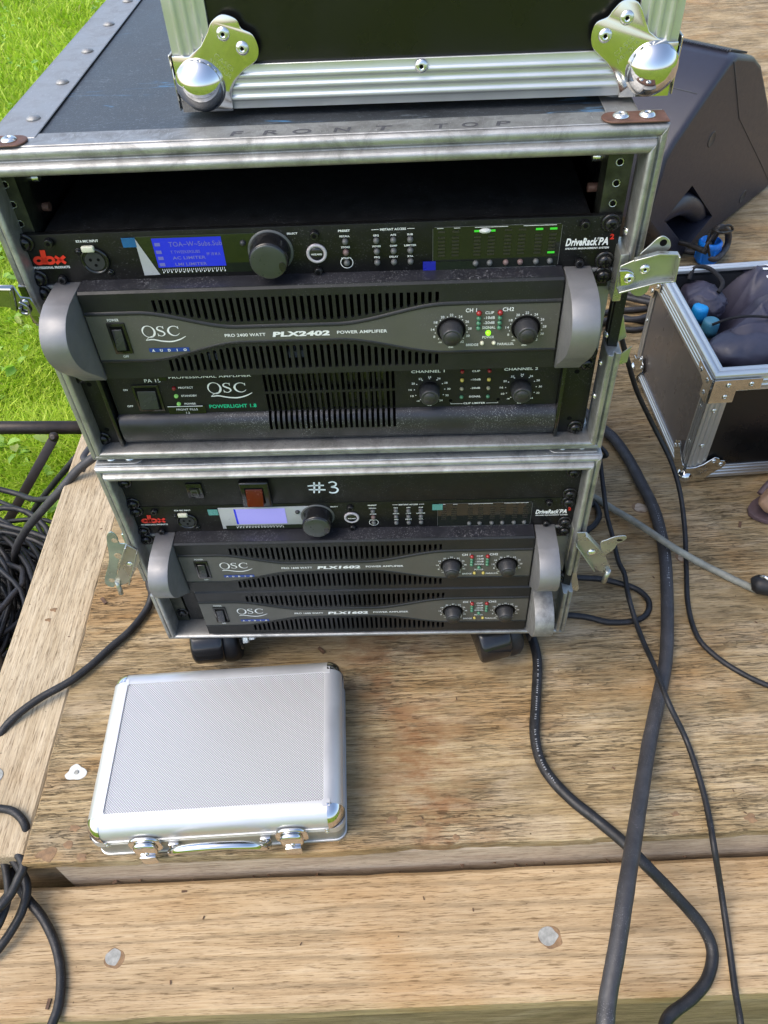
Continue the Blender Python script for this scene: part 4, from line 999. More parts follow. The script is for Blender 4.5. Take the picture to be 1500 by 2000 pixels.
# latches: bent plates in the plane x-z, some tilted
def plate(name, parent, P, y0, y1, mat, M=None, bev=.0004):
    return put(name, MB().prism(P, y0, y1, 'y', M), mat, parent, bev=bev, seg=1)
def lug(cx, cz, r, px, pz, n=12, a0=0):
    # teardrop outline: round end at c, narrowing to p
    d = math.atan2(cz-pz, cx-px); P = [(cx+r*math.cos(d+R(-100+200*i/n)), cz+r*math.sin(d+R(-100+200*i/n))) for i in range(n+1)]
    return P+[(px-.4*r*math.sin(d), pz+.4*r*math.cos(d)), (px+.4*r*math.sin(d), pz-.4*r*math.cos(d))]
def P2(parent, pts):
    # world outline (x, z) into the case's own frame
    o = A0 if parent is RA else B0
    return [(a-o.x, b-o.z) for a, b in pts]
def lat_right_A():
    T = put('latch', MB().box(.2400,.2470,-.0190,.0100,.5640-.63,.6060-.63), 'zinc', RA, bev=.001); q = lambda l: P2(RA, l)
    plate('latch_wing', T, q([(.2385,.5830),(.2400,.5813),(.2685,.5893),(.2814,.5902),(.2802,.6117),(.2657,.6123),(.2510,.6081),(.2385,.6020)]), -.0294, -.0280, 'zinc')
    plate('wing_lip', T, q([(.2480,.6085),(.2657,.6135),(.2805,.6125),(.2805,.6105),(.2657,.6112),(.2480,.6062)]), -.0330, -.0280, 'zinc')
    plate('wing_lip', T, q([(.2805,.5902),(.2818,.5902),(.2812,.6117),(.2798,.6117)]), -.0360, -.0280, 'zinc')
    plate('wing_lip', T, q([(.2400,.5800),(.2685,.5882),(.2814,.5890),(.2814,.5902),(.2685,.5897),(.2400,.5816)]), -.0340, -.0280, 'zinc')
    plate('small_tab', T, q([(.2379,.5994),(.2440,.5994),(.2480,.5978),(.2505,.5950),(.2511,.5918),(.2500,.5888),(.2475,.5868),(.2407,.5859)]), -.0318, -.0302, 'mirror_plate')
    for x, zz in ((.2464,.5927),(.2579,.5990)): rivet(T, (x, -.0318 if x < .255 else -.0294, zz-.63), (0,0,0), .0042, 'rivet', True)
    a = plate('striker_tab', T, q(catmull2([(.2531,.6079),(.2590,.6160),(.2648,.6226),(.2694,.6230),(.2741,.6190),(.2747,.6127),(.2661,.6091)], 5)), -.0250, -.0236, 'zinc', bev=.0003); put('hole', MB().lathe([(.0028,0),(.0028,.0002)], 16), 'void', a, (.2690, -.0250, .6182-.63))
    a = plate('striker_tab', T, q(catmull2([(.2490,.5870),(.2500,.5800),(.2534,.5735),(.2584,.5701),(.2636,.5709),(.2671,.5765),(.2662,.5890)], 5)), -.0215, -.0200, 'zinc', bev=.0003); put('hole', MB().lathe([(.0034,0),(.0034,.0002)], 16), 'wood_side', a, (.2582, -.0215, .5812-.63))
    plate('striker_plate', T, q([(.2480,.5040),(.2560,.5060),(.2660,.5130),(.2620,.5260),(.2560,.5460),(.2480,.5540)]), .004, .0052, 'zinc')
    plate('striker_plate', T, q([(.2600,.5020),(.2690,.5105),(.2680,.4930),(.2600,.4900)]), -.006, -.0048, 'zinc')
lat_right_A()
def lat_left_A():
    q = lambda l: P2(RA, l)
    T = put('latch', MB().box(-.2470,-.2360,-.0150,.0100,.5560-.63,.5930-.63), 'chrome_dark', RA, bev=.002)
    plate('latch_wing', T, q([(-.2640,.6000),(-.2443,.5991),(-.2420,.5886),(-.2344,.5873),(-.2330,.5820),(-.2312,.5681),(-.2380,.5700),(-.2449,.5746),(-.2566,.5790),(-.2640,.5800)]), -.0244, -.0228, 'chrome_dark', bev=.0007)
    plate('wing_lip', T, q([(-.2640,.6000),(-.2443,.5991),(-.2443,.5968),(-.2640,.5977)]), -.0300, -.0240, 'chrome_dark', bev=.0006)
    plate('wing_lip', T, q([(-.2490,.5760),(-.2540,.5780),(-.2470,.5990),(-.2443,.5990)]), -.0262, -.0244, 'chrome_dark', bev=.0006)
    put('wing_curl', MB().tube([(a, -.0262, b-.63) for a, b in ((-.2440,.5850),(-.2400,.5820),(-.2385,.5770),(-.2410,.5740),(-.2460,.5755),(-.2450,.5800))], .0014, 8, res=4), 'chrome_dark', T)
    rivet(T, (-.2400, -.0246, .5835-.63), (0,0,0), .0034, 'chrome_dark', False)
lat_left_A()
def lat_B():
    q = lambda l: P2(RB, l)
    T = put('latch', MB().box(.2400,.2510,-.0120,.0100,.2250-.3634,.2800-.3634), 'zinc', RB, bev=.001)
    plate('latch_wing', T, q([(.2473,.2867),(.2572,.2863),(.2772,.2593),(.2831,.2468),(.2920,.2270),(.2925,.2210),(.2905,.2190),(.2875,.2230),(.2851,.2156),(.2744,.2253),(.2508,.2645)]), -.0234, -.0220, 'zinc')
    plate('wing_lip', T, q([(.2555,.2868),(.2575,.2868),(.2780,.2598),(.2768,.2588)]), -.0300, -.0225, 'zinc'); plate('wing_lip', T, q([(.2473,.2700),(.2488,.2700),(.2748,.2248),(.2734,.2248)]), -.0290, -.0225, 'zinc')
    put('wing_curl', MB().tube([(.2905-.005,-.0250,.2225-.3634),(.2885-.005,-.0255,.2020-.3634)], .0030, 10), 'zinc', T)
    rivet(T, (.2672-.005, -.0236, .2532-.3634), (0,0,0), .0050, 'rivet', False)
    a = plate('striker_tab', T, q(catmull2([(.2719,.2775),(.2780,.2830),(.2845,.2871),(.2905,.2886),(.2965,.2886),(.2985,.2842),(.2945,.2790),(.2903,.2752),(.2879,.2667),(.2789,.2574)], 4)), -.0312, -.0298, 'zinc'); put('hole', MB().lathe([(.0028,0),(.0028,.0002)], 14), 'void', a, (.2915-.005, -.0312, .2822-.3634)).scale = (1.2, 1, .55)
    plate('striker_plate', T, q([(.2590,.2230),(.2650,.1800),(.2710,.1560),(.2690,.1500),(.2590,.1560)]), .0000, .0014, 'zinc')
    T = put('latch', MB().box(-.2550,-.2450,-.0120,.0100,.2300-.3634,.2860-.3634), 'zinc_blue', RB, bev=.001)
    b = plate('back_plate', T, q(catmull2([(-.2694,.2760),(-.2651,.2863),(-.2595,.2896),(-.2558,.2808),(-.2566,.2703),(-.2484,.2682),(-.2501,.2539),(-.2611,.2469),(-.2719,.2266),(-.2793,.2055),(-.2862,.1907),(-.2924,.1909),(-.2952,.1980),(-.2916,.2098),(-.2769,.2418)], 3)), -.0110, -.0096, 'zinc_blue', bev=.0004)
    for xx, zz, r in ((-.2605,.2750,.0036),(-.2852,.2030,.0038),(-.2640,.2480,.0050)): put('hole', MB().lathe([(r,0),(r*.95,.0003)], 18), 'wood_side', b, (xx-.005, -.0110, zz-.3634))
    t = MB()
    text(t, 'BAUER GMBH', -.2790, .2400-.3634, .0022, .018, -.0113, 'c', .02, 0, R(-112)); text(t, 'CABINET', -.2822, .2390-.3634, .0018, .012, -.0113, 'c', .02, 0, R(-112)) if False else None
    plate('latch_arm', T, q([(-.2422,.2810),(-.2323,.2710),(-.2347,.2540),(-.2572,.2160),(-.2640,.2110),(-.2697,.2086),(-.2741,.2204),(-.2680,.2300),(-.2621,.2447)]), -.0230, -.0214, 'zinc')
    plate('arm_lip', T, q([(-.2435,.2822),(-.2415,.2822),(-.2600,.2440),(-.2625,.2450)]), -.0290, -.0216, 'zinc'); plate('arm_lip', T, q([(-.2323,.2720),(-.2338,.2720),(-.2585,.2155),(-.2570,.2150)]), -.0280, -.0216, 'zinc')
    rivet(T, (-.2481-.005, -.0232, .2486-.3634), (0,0,0), .0040, 'rivet', False)
    put('arm_curl', MB().tube([(-.2716-.005,-.0240,.2180-.3634),(-.2733-.005,-.0245,.1950-.3634)], .0028, 10), 'zinc', T)
lat_B()
def caster(x, y, yaw):
    z0 = .0824-.3634
    C = put('caster', MB().box(-.030,.030,-.030,.030,z0-.004,z0-.0002), 'rubber', RB, (x, y, 0), (0,0,yaw), bev=.001)
    h = MB(); P = [(-.044,-.0500),(-.0475,-.0300),(-.043,-.014),(-.030,-.0030),(.012,.0020),(.024,-.006),(.026,-.020),(.004,-.040)]
    h.prism([(a, z0+b-.006) for a, b in P], -.030, .014, 'x', smooth=True); put('fork_cover', h, 'knob_gloss', C, bev=.009, seg=4)
    put('wheel', MB().lathe([(.012,-.013),(.033,-.012),(.0365,-.008),(.0375,0),(.0365,.008),(.033,.012),(.024,.0125),(.022,.0095),(.010,.0095),(.009,.014)], 36, Matrix.Translation((.019,-.006,.0380-.3634)) @ Matrix.Rotation(R(90), 4, 'Z')), 'rubber', C)
    put('axle_nut', MB().lathe([(.0085,.042),(.0085,.048),(.0068,.050),(.0045,.050),(.0045,.056),(.0035,.058)], 6, Matrix.Translation((-.002,-.030,z0-.022)) @ Matrix.Rotation(R(90), 4, 'Z'), smooth=False), 'rivet', C)
    put('fork_arm', MB().prism([(-.020,z0-.045),(-.002,z0-.050),(.010,z0-.040),(.018,z0-.0042),(-.024,z0-.0042)], .038, .0415, 'x').box(.0360,.0400,-.040,-.018,z0-.034,z0-.010), 'knob_gloss', C, bev=.001)
    put('swivel_bolt', MB().lathe([(.005,0),(.005,.012)], 10, Matrix.Translation((.022,-.004,z0-.016))), 'rivet', C)
for x, y, a in ((-.203,.026,.10),(.168,.024,.28),(-.200,.42,.6),(.200,.42,-.2)): caster(x, y, a)

# ------------------------------------------------------------------ units in the racks
U = .04445
def inA(dz): return tuple(AM @ Vector((0, 0, dz)))
processor(inA(0), 'processor with a lit deep blue text screen, top unit of the upper rack', AR, 0)
amp(inA(-U), 'grey-banded amplifier with a bright green power light, in the upper rack', AR, 'PLX2402', 'PRO 2400 WATT')
louvre_amp(inA(-3*U), AR)
def inB(k): return (B0.x, B0.y, B0.z-k*U)
switch_panel(inB(0), (0,0,0))
processor(inB(1), 'processor with a pale lilac blank screen, below the red switch panel in the lower rack', (0,0,0), 1)
amp(inB(2), 'grey-banded amplifier with both curved handles, directly below the lilac-screened processor', (0,0,0), 'PLX1602', 'PRO 1600 WATT', True, False)
amp((B0.x+.0035, B0.y, B0.z-4*U), 'lowest grey-banded amplifier, with only one handle, its paint badly scuffed', (0,0,0), 'PLX1602', 'PRO 1600 WATT', False, True)
# ------------------------------------------------------------------ flight cases
def strip(mb, p0, p1, d, n, w, th=.0022, ridges=3):
    """ridged aluminium strip on a face: from p0 to p1 along an edge, width w towards d, proud along n"""
    p0, p1, d, n = map(Vector, (p0, p1, d, n)); prof = [(0,0),(0,th)]
    for k in range(ridges):
        c = w*(k+1)/(ridges+1)
        prof += [(c-.0022,th),(c-.0010,th+.0014),(c+.0010,th+.0014),(c+.0022,th)]
    prof += [(w,th),(w,0)]; N = len(prof)
    V = [p+d*a+n*b for p in (p0, p1) for a, b in prof]
    mb.add(V, [(i, (i+1)%N, N+(i+1)%N, N+i) for i in range(N)]+[tuple(range(N)), tuple(range(2*N-1,N-1,-1))])
def ball(parent, c, r, name='ball_corner', mat='chrome'):
    mb = MB(); seg = 28; prof = [(r*math.sin(math.pi*i/16)+1e-5, -r*math.cos(math.pi*i/16)) for i in range(17)]
    mb.lathe(prof, seg, axis='z'); return put(name, mb, mat, parent, c)

CX0, CX1, CH, CDp = -.0915, .2655, .215, .34
FC = thing('flight_case', (0, .0350, .7030), 'black flight case with bright aluminium edges standing on the upper rack', 'flight case', 'flight cases with ball corners', (0,0,R(-1.2)))
zb0 = .0020
put('shell', MB().box(CX0+.002, CX1-.002, .0025, CDp, zb0+.002, CH), 'laminate_black', FC, bev=.001)
def fstrip(name, *a, **k):
    mb = MB(); strip(mb, *a, **k); return put(name, mb, 'alu_clean', FC, bev=.0003, seg=1)
W_ = .0300
fstrip('edge_bar', (CX0,.0025,zb0), (CX1,.0025,zb0), (0,0,1), (0,-1,0), W_, .0022)
fstrip('edge_bar', (CX0,.0025,CH), (CX1,.0025,CH), (0,0,-1), (0,-1,0), W_, .0022)
fstrip('edge_bar', (CX0,.0025,zb0+W_), (CX0,.0025,CH-W_), (1,0,0), (0,-1,0), W_, .0022)
fstrip('edge_bar', (CX1,.0025,zb0+W_), (CX1,.0025,CH-W_), (-1,0,0), (0,-1,0), W_, .0022)
for x, nx in ((CX0+.002,-1),(CX1-.002,1)):
    fstrip('edge_bar', (x,.003,zb0), (x,CDp,zb0), (0,0,1), (nx,0,0), W_, .0022); fstrip('edge_bar', (x,.003,CH), (x,CDp,CH), (0,0,-1), (nx,0,0), W_, .0022)
    fstrip('edge_bar', (x,.003,zb0+W_), (x,.003,CH-W_), (0,1,0), (nx,0,0), W_, .0022)
yF = .0025-.0022-.0016
for P0, sg in (([(-.062,.758),(-.058,.764),(-.050,.768),(-.041,.765),(-.038,.759),(-.031,.755),(-.028,.746),(-.031,.738),(-.041,.732),(-.049,.724),(-.053,.715),(-.0535,.7045)], 1), ([(.237,.760),(.233,.765),(.228,.767),(.222,.766),(.217,.761),(.214,.757),(.207,.754),(.2045,.747),(.206,.739),(.212,.733),(.219,.727),(.2255,.719),(.2290,.711),(.2300,.7045)], -1)):
    out = [(a, b-.703) for a, b in P0]
    out = [out[0]]+[(q_.x, q_.y) for q_ in spline([Vector((a, b, 0)) for a, b in out], 4)][1:]
    if sg > 0: out += [(CX0,.0015),(CX0,.0400),(-.0790,.0395),(-.0690,.0460)]
    else: out += [(CX1,.0015),(CX1,.0370),(.2570,.0370),(.2500,.0400),(.2440,.0440),(.2400,.0510)]
    pl = put('corner_plate', MB().prism(out, yF-.0014, yF, 'y'), 'mirror_plate', FC, bev=.0006, seg=2)
    xe = CX0 if sg > 0 else CX1
    put('corner_plate', MB().prism([(.000,.0015),(.040,.0015),(.040,.038),(.020,.040),(0,.040)] , xe-.0034 if sg > 0 else xe+.0020, xe-.0020 if sg > 0 else xe+.0034, 'x'), 'mirror_plate', FC, bev=.0006, seg=1)
    rv = ((-.0515,.0530),(-.0395,.0435)) if sg > 0 else ((.2270,.0530),(.2140,.0425))
    for a, b in rv: rivet(FC, (a, yF-.0014, b), (0,0,0), .0048, 'rivet', True)
    tx = MB(); ang = R(-43) if sg > 0 else R(44); cx, cz = (-.0560,.0330) if sg > 0 else (.2300,.0335)
    ux, uz = math.cos(ang), math.sin(ang)
    for wd, off in (('ARMOUR', -.0024), ('CASES', .0026)):
        m = 1 if sg > 0 else 1
        text(tx, wd, cx+(-uz)*off*1, cz+ux*off, .0034, .0030*len(wd)+.001, yF-.00155, 'c', .0, 0, ang)
    em = put('embossed_lettering', tx, 'rivet', pl)
rivet(FC, (.0870, yF+.0001, .0270), (0,0,0), .0050, 'rivet', True)
for x, y in ((-.0745,.0050),(.2500,.0050),(-.0745,CDp-.01),(.2500,CDp-.01)): ball(FC, (x, y, .0200), .0200)

# open case on the deck
FD = thing('flight_case', (.5040, .3180, 0), 'open black and silver flight case on the plywood, stuffed with dark bags', 'flight case', 'flight cases with ball corners', (0,0,R(3.6)))
DW, DD, DH = .46, .290, .2150
zf = .008
wl = .009
put('side_panel', MB().box(.002, wl, .002, DD-.002, zf, DH-.012), 'laminate_grey', FD); put('side_panel', MB().box(DW-wl, DW-.002, .002, DD-.002, zf, DH-.012), 'laminate_grey', FD)
put('front_panel', MB().box(wl+.0002, DW-wl-.0002, .002, wl, zf, DH-.012), 'laminate_black', FD); put('back_panel', MB().box(wl+.0002, DW-wl-.0002, DD-wl, DD-.002, zf, DH-.012), 'laminate_black', FD)
put('bottom_panel', MB().box(wl+.0002, DW-wl-.0002, wl+.0002, DD-wl-.0002, zf, zf+.008), 'laminate_black', FD)
def dstrip(*a, w=.026, name='edge_bar', th=.0020, **k):
    mb = MB(); strip(mb, *a, w, th, **k); return put(name, mb, 'alu_clean', FD, bev=.0003, seg=1)
for y, ny in ((.002,-1),(DD-.002,1)):
    dstrip((0,y,zf),(DW,y,zf),(0,0,1),(0,ny,0)); dstrip((0,y,DH-.004),(DW,y,DH-.004),(0,0,-1),(0,ny,0), ridges=2)
    dstrip((0,y,zf+.026),(0,y,DH-.031),(1,0,0),(0,ny,0), w=.030); dstrip((DW,y,zf+.026),(DW,y,DH-.031),(-1,0,0),(0,ny,0), w=.030)
for x, nx in ((.002,-1),(DW-.002,1)):
    dstrip((x,0,zf),(x,DD,zf),(0,0,1),(nx,0,0), w=.020, ridges=2); dstrip((x,0,DH-.004),(x,DD,DH-.004),(0,0,-1),(nx,0,0), w=.026)
    dstrip((x,0,zf+.020),(x,0,DH-.031),(0,1,0),(nx,0,0), w=.024); dstrip((x,DD,zf+.020),(x,DD,DH-.031),(0,-1,0),(nx,0,0), w=.018, ridges=1)
rim = [(0,.0),(0,.0035),(.003,.0065),(.006,.0065),(.0075,.0045),(.010,.0045),(.0115,.0075),(.0145,.0075),(.016,.0050),(.016,.0)]
bar = MB()
for side in range(4):
    V = []; n = len(rim)
    for e in (0, 1):
        for d, h in rim:
            P = {0: (d if e == 0 else DW-d, d), 1: (DW-d, d if e == 0 else DD-d), 2: (DW-d if e == 0 else d, DD-d), 3: (d, DD-d if e == 0 else d)}[side]
            V.append((P[0], P[1], DH-.004+h))
    mb = MB().add(V, [(i, (i+1)%n, n+(i+1)%n, n+i) for i in range(n)]+[tuple(range(n)), tuple(range(2*n-1,n-1,-1))]); put('rim_bar', mb, 'alu_clean', FD, bev=.0004, seg=1)
put('foam_lining', MB().box(.0095,.0160,.0095,DD-.0095,zf+.01,DH-.010).box(.0162,DW-.0095,.0095,.0145,zf+.01,DH-.010).box(.0162,DW-.0095,DD-.0145,DD-.0095,zf+.01,DH-.010).box(DW-.016,DW-.0095,.0147,DD-.0147,zf+.01,DH-.010), 'foam', FD)
def bracket(P, axis, a, b, rv, rrot):
    o = put('corner_bracket', MB().prism(P, a, b, axis), 'mirror_plate', FD, bev=.0004, seg=1)
    for q in rv: rivet(o, q, rrot, .0040, 'rivet', True)
zT = DH-.006
bracket([(0,zT),(.070,zT),(.070,zT-.020),(.036,zT-.020),(.036,zT-.042),(0,zT-.042)], 'y', -.0035, -.0020, ((.022,-.0035,zT-.010),(.055,-.0035,zT-.010),(.022,-.0035,zT-.031)), (0,0,0))
bracket([(0,zT),(.050,zT),(.050,zT-.012),(.022,zT-.024),(.022,zT-.044),(0,zT-.044)], 'x', -.0035, -.0020, ((-.0035,.012,zT-.010),(-.0035,.038,zT-.010),(-.0035,.012,zT-.032)), (0,0,R(-90)))
bracket([(DD,zT),(DD-.040,zT),(DD-.040,zT-.014),(DD-.018,zT-.024),(DD-.018,zT-.040),(DD,zT-.040)], 'x', -.0035, -.0020, ((-.0035,DD-.010,zT-.010),(-.0035,DD-.030,zT-.010),(-.0035,DD-.010,zT-.030)), (0,0,R(-90)))
hg = put('hinge', MB().prism([(.092,zT-.002),(.115,zT-.002),(.115,zT-.026),(.098,zT-.026),(.092,zT-.020)], -.0040, -.0020), 'mirror_plate', FD, bev=.0006)
for a, b in ((.104,.008),(.104,.019)): rivet(hg, (a, -.0040, zT-b), (0,0,0), .0034)
def clover(y0, y1, pts, axis, rv, rrot):
    o = put('corner_plate', MB().prism(pts, y0, y1, axis), 'mirror_plate', FD, bev=.0005, seg=1)
    for q in rv: rivet(o, q, rrot, .0040, 'rivet', True)
    return o
base = [(0,.004),(.034,.004),(.038,.014),(.048,.024),(.058,.032),(.062,.040),(.058,.047),(.051,.048),(.048,.053),(.041,.056),(.035,.051),(.026,.042),(.014,.036),(0,.036)]
o = clover(-.0040, -.0022, base, 'y', ((.040,-.0040,.048),(.053,-.0040,.040)), (0,0,0))
t = MB()
text(t, 'CASES', .030, .027, .0040, .014, -.0042, 'c', .0, 0, R(45)); text(t, 'ARMOUR', .026, .032, .0034, .016, -.0042, 'c', .0, 0, R(45)); put('embossed_lettering', t, 'rivet', o)
sb = [(a*.8, b*1.1) for a, b in base]
clover(-.0045, -.0026, sb, 'x', ((-.0045,.032,.053),(-.0045,.043,.043)), (0,0,R(-90)))
clover(-.0045, -.0026, [(DD-a, b) for a, b in sb], 'x', ((-.0045,DD-.032,.053),(-.0045,DD-.043,.043)), (0,0,R(-90)))
for x, y in ((.004,.004),(.004,DD-.004),(DW-.004,.004),(DW-.004,DD-.004)): ball(FD, (x, y, .0135), .0135)
for z in (.080, .150): rivet(FD, (.015, -.0004, z), (0,0,0), .0040); rivet(FD, (-.0004, .012, z), (0,0,R(-90)), .0040)
rivet(FD, (-.0004, DD-.01, .120), (0,0,R(-90)), .0040)

from mathutils import noise as NZ
def blob(c, rad, amp=.25, freq=9, seed=0, rot=(0,0,0), ridge=True, n=56, flat=0):
    mb = MB(); V = []; M = Euler(rot).to_matrix()
    for i in range(n+1):
        th = math.pi*i/n
        for j in range(2*n):
            ph = math.pi*j/n; d = Vector((math.sin(th)*math.cos(ph), math.sin(th)*math.sin(ph), math.cos(th)))
            q = Vector((d.x*rad[0], d.y*rad[1], d.z*rad[2])); s = q*freq*2+Vector((seed*7.3, seed, 0))
            a = NZ.noise(s)
            if ridge:
                w_ = s+Vector((NZ.noise(s*1.3), NZ.noise(s*1.3+Vector((5,5,5))), 0))*.9
                b = (1-abs(NZ.noise(w_*1.4+Vector((3,1,2))))*3.2); b = b*abs(b); e_ = (1-abs(NZ.noise(w_*3.1))*3)*.35
                k = 1+amp*(.45*a+.26*b+.16*e_+.05*NZ.noise(s*7))
            else: k = 1+amp*(.6*a+.35*NZ.noise(s*2)+.06*NZ.noise(s*6))
            q = M @ (q*k); V.append((c[0]+q.x, c[1]+q.y, c[2]+q.z))
    F = [(i*2*n+j, (i+1)*2*n+j, (i+1)*2*n+(j+1)%(2*n), i*2*n+(j+1)%(2*n)) for i in range(n) for j in range(2*n)]
    return mb.add(V, F, True)
def draped():
    # a loose cloth sack slumped in the case: raised middle, sharp-crested folds, rim turned down
    mb = MB(); n = 130; V = []; x0, x1, y0, y1 = .562, .935, .395, .615
    for j in range(n+1):
        for i in range(n+1):
            u, v = i/n, j/n; x = x0+(x1-x0)*u; y = y0+(y1-y0)*v
            p = Vector((x*7, y*7, 1.3)); wx = NZ.noise(p); wy = NZ.noise(p+Vector((4,9,2)))
            def fold(ax, ay, k, ph, sh): 
                t = (x*ax+y*ay)*k+ph+wx*2.4+wy*1.3; c = 1-abs(math.sin(t)); return c**sh
            h = .018*fold(.8,.6,26,.4,2.2)+.013*fold(-.5,.86,38,1.7,2.8)*(.5+wx)+.007*fold(.95,-.3,70,.2,3)*(.6+wy)+.016*wx+.006*NZ.noise(p*3)
            e = min(1, (u+.10*math.sin(v*5+1)+.03)/.22, v/.16, (1-v)/.06+.35); e = max(0, e); e = math.sin(min(1, e)*math.pi/2)
            V.append((x, y, .118+(.092+h)*e+.018*smooth((u-.25)/.5)*math.sin(math.pi*min(1,v*1.05))))
    mb.add(V, [(j*(n+1)+i, j*(n+1)+i+1, (j+1)*(n+1)+i+1, (j+1)*(n+1)+i) for j in range(n) for i in range(n)], True); return mb
bg_ = put('cloth_bag', draped(), 'cloth'); tag(bg_, 'crumpled dark navy cloth bag with white lettering inside the open case', 'bag')
pp_ = MB(); MB_ = Matrix.Translation((.656,.600,0)) @ Matrix.Rotation(R(-80), 4, 'Z') @ Matrix.Rotation(R(-90), 4, 'X')
text(pp_, 'SENNHEISER', .022, 0, .0085, .100, 0, 'l', .03, 0, 0, MB_)
for a_, b_, c_, d_ in ((-.016,.012,-.0085,-.0060),(-.016,.012,.0060,.0085),(-.016,-.0125,-.0060,.0060),(.0085,.012,-.0060,.0060)): pp_.add([(a_,0,c_),(b_,0,c_),(b_,0,d_),(a_,0,d_)], [(0,1,2,3)], M=MB_)
n_ = len(pp_.v); ribbon(pp_, [(-.011,-.004),(-.006,-.004),(-.002,.004),(.006,.004)], [.0026,.0026], 0, 0, 1, 0)
for k in range(n_, len(pp_.v)): pp_.v[k] = tuple(MB_ @ Vector(pp_.v[k]))
from mathutils.bvhtree import BVHTree
bt_ = BVHTree.FromPolygons([v.co for v in bg_.data.vertices], [p.vertices for p in bg_.data.polygons])
for k, v in enumerate(pp_.v):
    h_ = bt_.ray_cast(Vector((v[0], v[1], 1)), Vector((0,0,-1)))[0]
    pp_.v[k] = (v[0], v[1], (h_.z if h_ else .2)+.0016)
put('lettering', pp_, 'white_print', bg_)
o = put('padded_pouch', blob((.602,.430,.176), (.075,.040,.032), .18, 9, 5, (.1,.05,.12), False), 'cloth_satin'); tag(o, 'shiny dark padded pouch along the front wall of the open case', 'pouch')
put('piping', MB().tube([(.545,.470,.196),(.570,.463,.212),(.61,.462,.214),(.65,.452,.210),(.68,.44,.2)], .0022, 8, res=5), 'foam', o)
o = put('folded_strap', blob((.556,.560,.185), (.030,.045,.022), .3, 12, 8, (0,0,.2)), 'cloth'); tag(o, 'folded black strap end behind the blue-capped microphones', 'strap')
put('strap_loop', MB().tube([(.535,.585,.205),(.545,.600,.218),(.565,.590,.222),(.580,.560,.215),(.572,.545,.205)], .0035, 8, res=5), 'foam', o)
for (x, y, z), m, lab in (((.541,.522,.198), 'blue_cap', 'bright blue round foam tip poking up beside the strap in the open case'), ((.548,.483,.198), 'blue_cap_dull', 'duller blue-grey round tip tucked under the padded pouch')):
    T = thing('microphone', (x, y, .03), lab, 'microphone', 'blue-tipped microphones in the open case')
    put('body', MB().lathe([(.010,0),(.011,.08),(.014,.125),(.0150,.14)], 20, axis='z'), 'rubber', T)
    put('tip', MB().lathe([(.0125,.1402),(.0132,.150),(.0130,.160),(.0120,.1645),(.009,.1665),(.0005,.1672)], 28, axis='z'), m, T)
fl = put('packing_foam', MB().box(.540,.93,.345,.60,.03,.125), 'foam', None); fl.rotation_euler = (0,0,0)
tag(fl, 'black foam filling under the bags in the open case', 'foam')

# ------------------------------------------------------------------ stage monitor loudspeaker
MS = thing('stage_monitor', (.676, 1.011, 0), 'black plastic wedge monitor loudspeaker lying on its side behind the racks', 'loudspeaker', rot=(0,0,R(47.5)))
OUT = [(0,.0),(.400,.0),(.432,.020),(.245,.249),(.150,.345),(.105,.372),(.020,.398),(-.012,.396),(-.084,.356),(-.174,.302),(-.196,.280),(-.217,.180),(-.212,.160),(-.050,.014),(-.020,.0)]
from mathutils.geometry import tessellate_polygon
DIA = [(-.047,.176),(.102,.051),(.003,.017),(-.142,.141)]
cx_, cz_ = .08, .19
def off(P, k):
    n = len(P); Q = []
    for i in range(n):
        a = Vector(P[i-1]); b = Vector(P[i]); c = Vector(P[(i+1)%n]); t1 = (b-a).normalized(); t2 = (c-b).normalized()
        n1 = Vector((-t1.y, t1.x)); n2 = Vector((-t2.y, t2.x)); m = (n1+n2); m = m/max(.6, m.length_squared/2) if m.length > 1e-6 else n1
        Q.append((b.x+m.x*k*.5*1.0, b.y+m.y*k*.5*1.0))
    return Q
mb = MB(); n = len(OUT); rings = [(off(OUT,.020), 0.0), (off(OUT,.012), .0012), (off(OUT,.005), .0045), (off(OUT,.001), .010), (OUT, .016), (OUT, .36), (off(OUT,.012), .372)]
inner = rings[0][0]
tri = tessellate_polygon([[Vector((a, b, 0)) for a, b in inner], [Vector((a, b, 0)) for a, b in DIA]])
allp = inner+DIA; mb.add([(a, 0, b) for a, b in allp], [tuple(t_) for t_ in tri])
V = [(a, y, b) for P, y in rings for a, b in P]
mb.add(V, [(k*n+i, k*n+(i+1)%n, (k+1)*n+(i+1)%n, (k+1)*n+i) for k in range(len(rings)-1) for i in range(n)]+[tuple((len(rings)-1)*n+i for i in range(n))], True)
cab = put('cabinet', mb, 'speaker_plastic', MS, smooth=True)
rc = MB(); D2 = [(a*.86+.14*-.02, b*.86+.14*.096) for a, b in DIA]
rc.add([(a, .0, b) for a, b in DIA]+[(a, .07, b) for a, b in D2], [(i, (i+1)%4, 4+(i+1)%4, 4+i) for i in range(4)]+[(4,5,6,7)])
put('handle_recess', rc, 'speaker_plastic', MS)
put('grip_bar', MB().tube([(-.132,.030,.138),(-.06,.018,.138),(.02,.022,.100),(.092,.035,.052)], lambda t: .024, 16, res=5), 'speaker_plastic', MS)
for a, b in ((-.009,.254),(.253,.037)): put('foot_plug', MB().lathe([(.0150,-.002),(.0150,.0004),(.0135,.0012),(.0125,.0006),(.0005,.0006)], 26), 'knob', MS, (a, 0, b))
gr = put('grille', MB().prism([(.024,.3975),(.103,.3735),(.106,.3765),(.026,.4005)], .020, .350, 'y'), 'speaker_grille', MS)
te = MB()
for i in range(70): te.box(.014,.022,.022+i*.0047,.0245+i*.0047,.3985,.4020)
put('grille_teeth', te, 'speaker_plastic', MS)
sm_ = MB(); 
for (a, b) in ((-.186,.286),(-.2165,.185)): sm_.box(a-.004, a+.003, .016,.034, b-.006, b+.012)
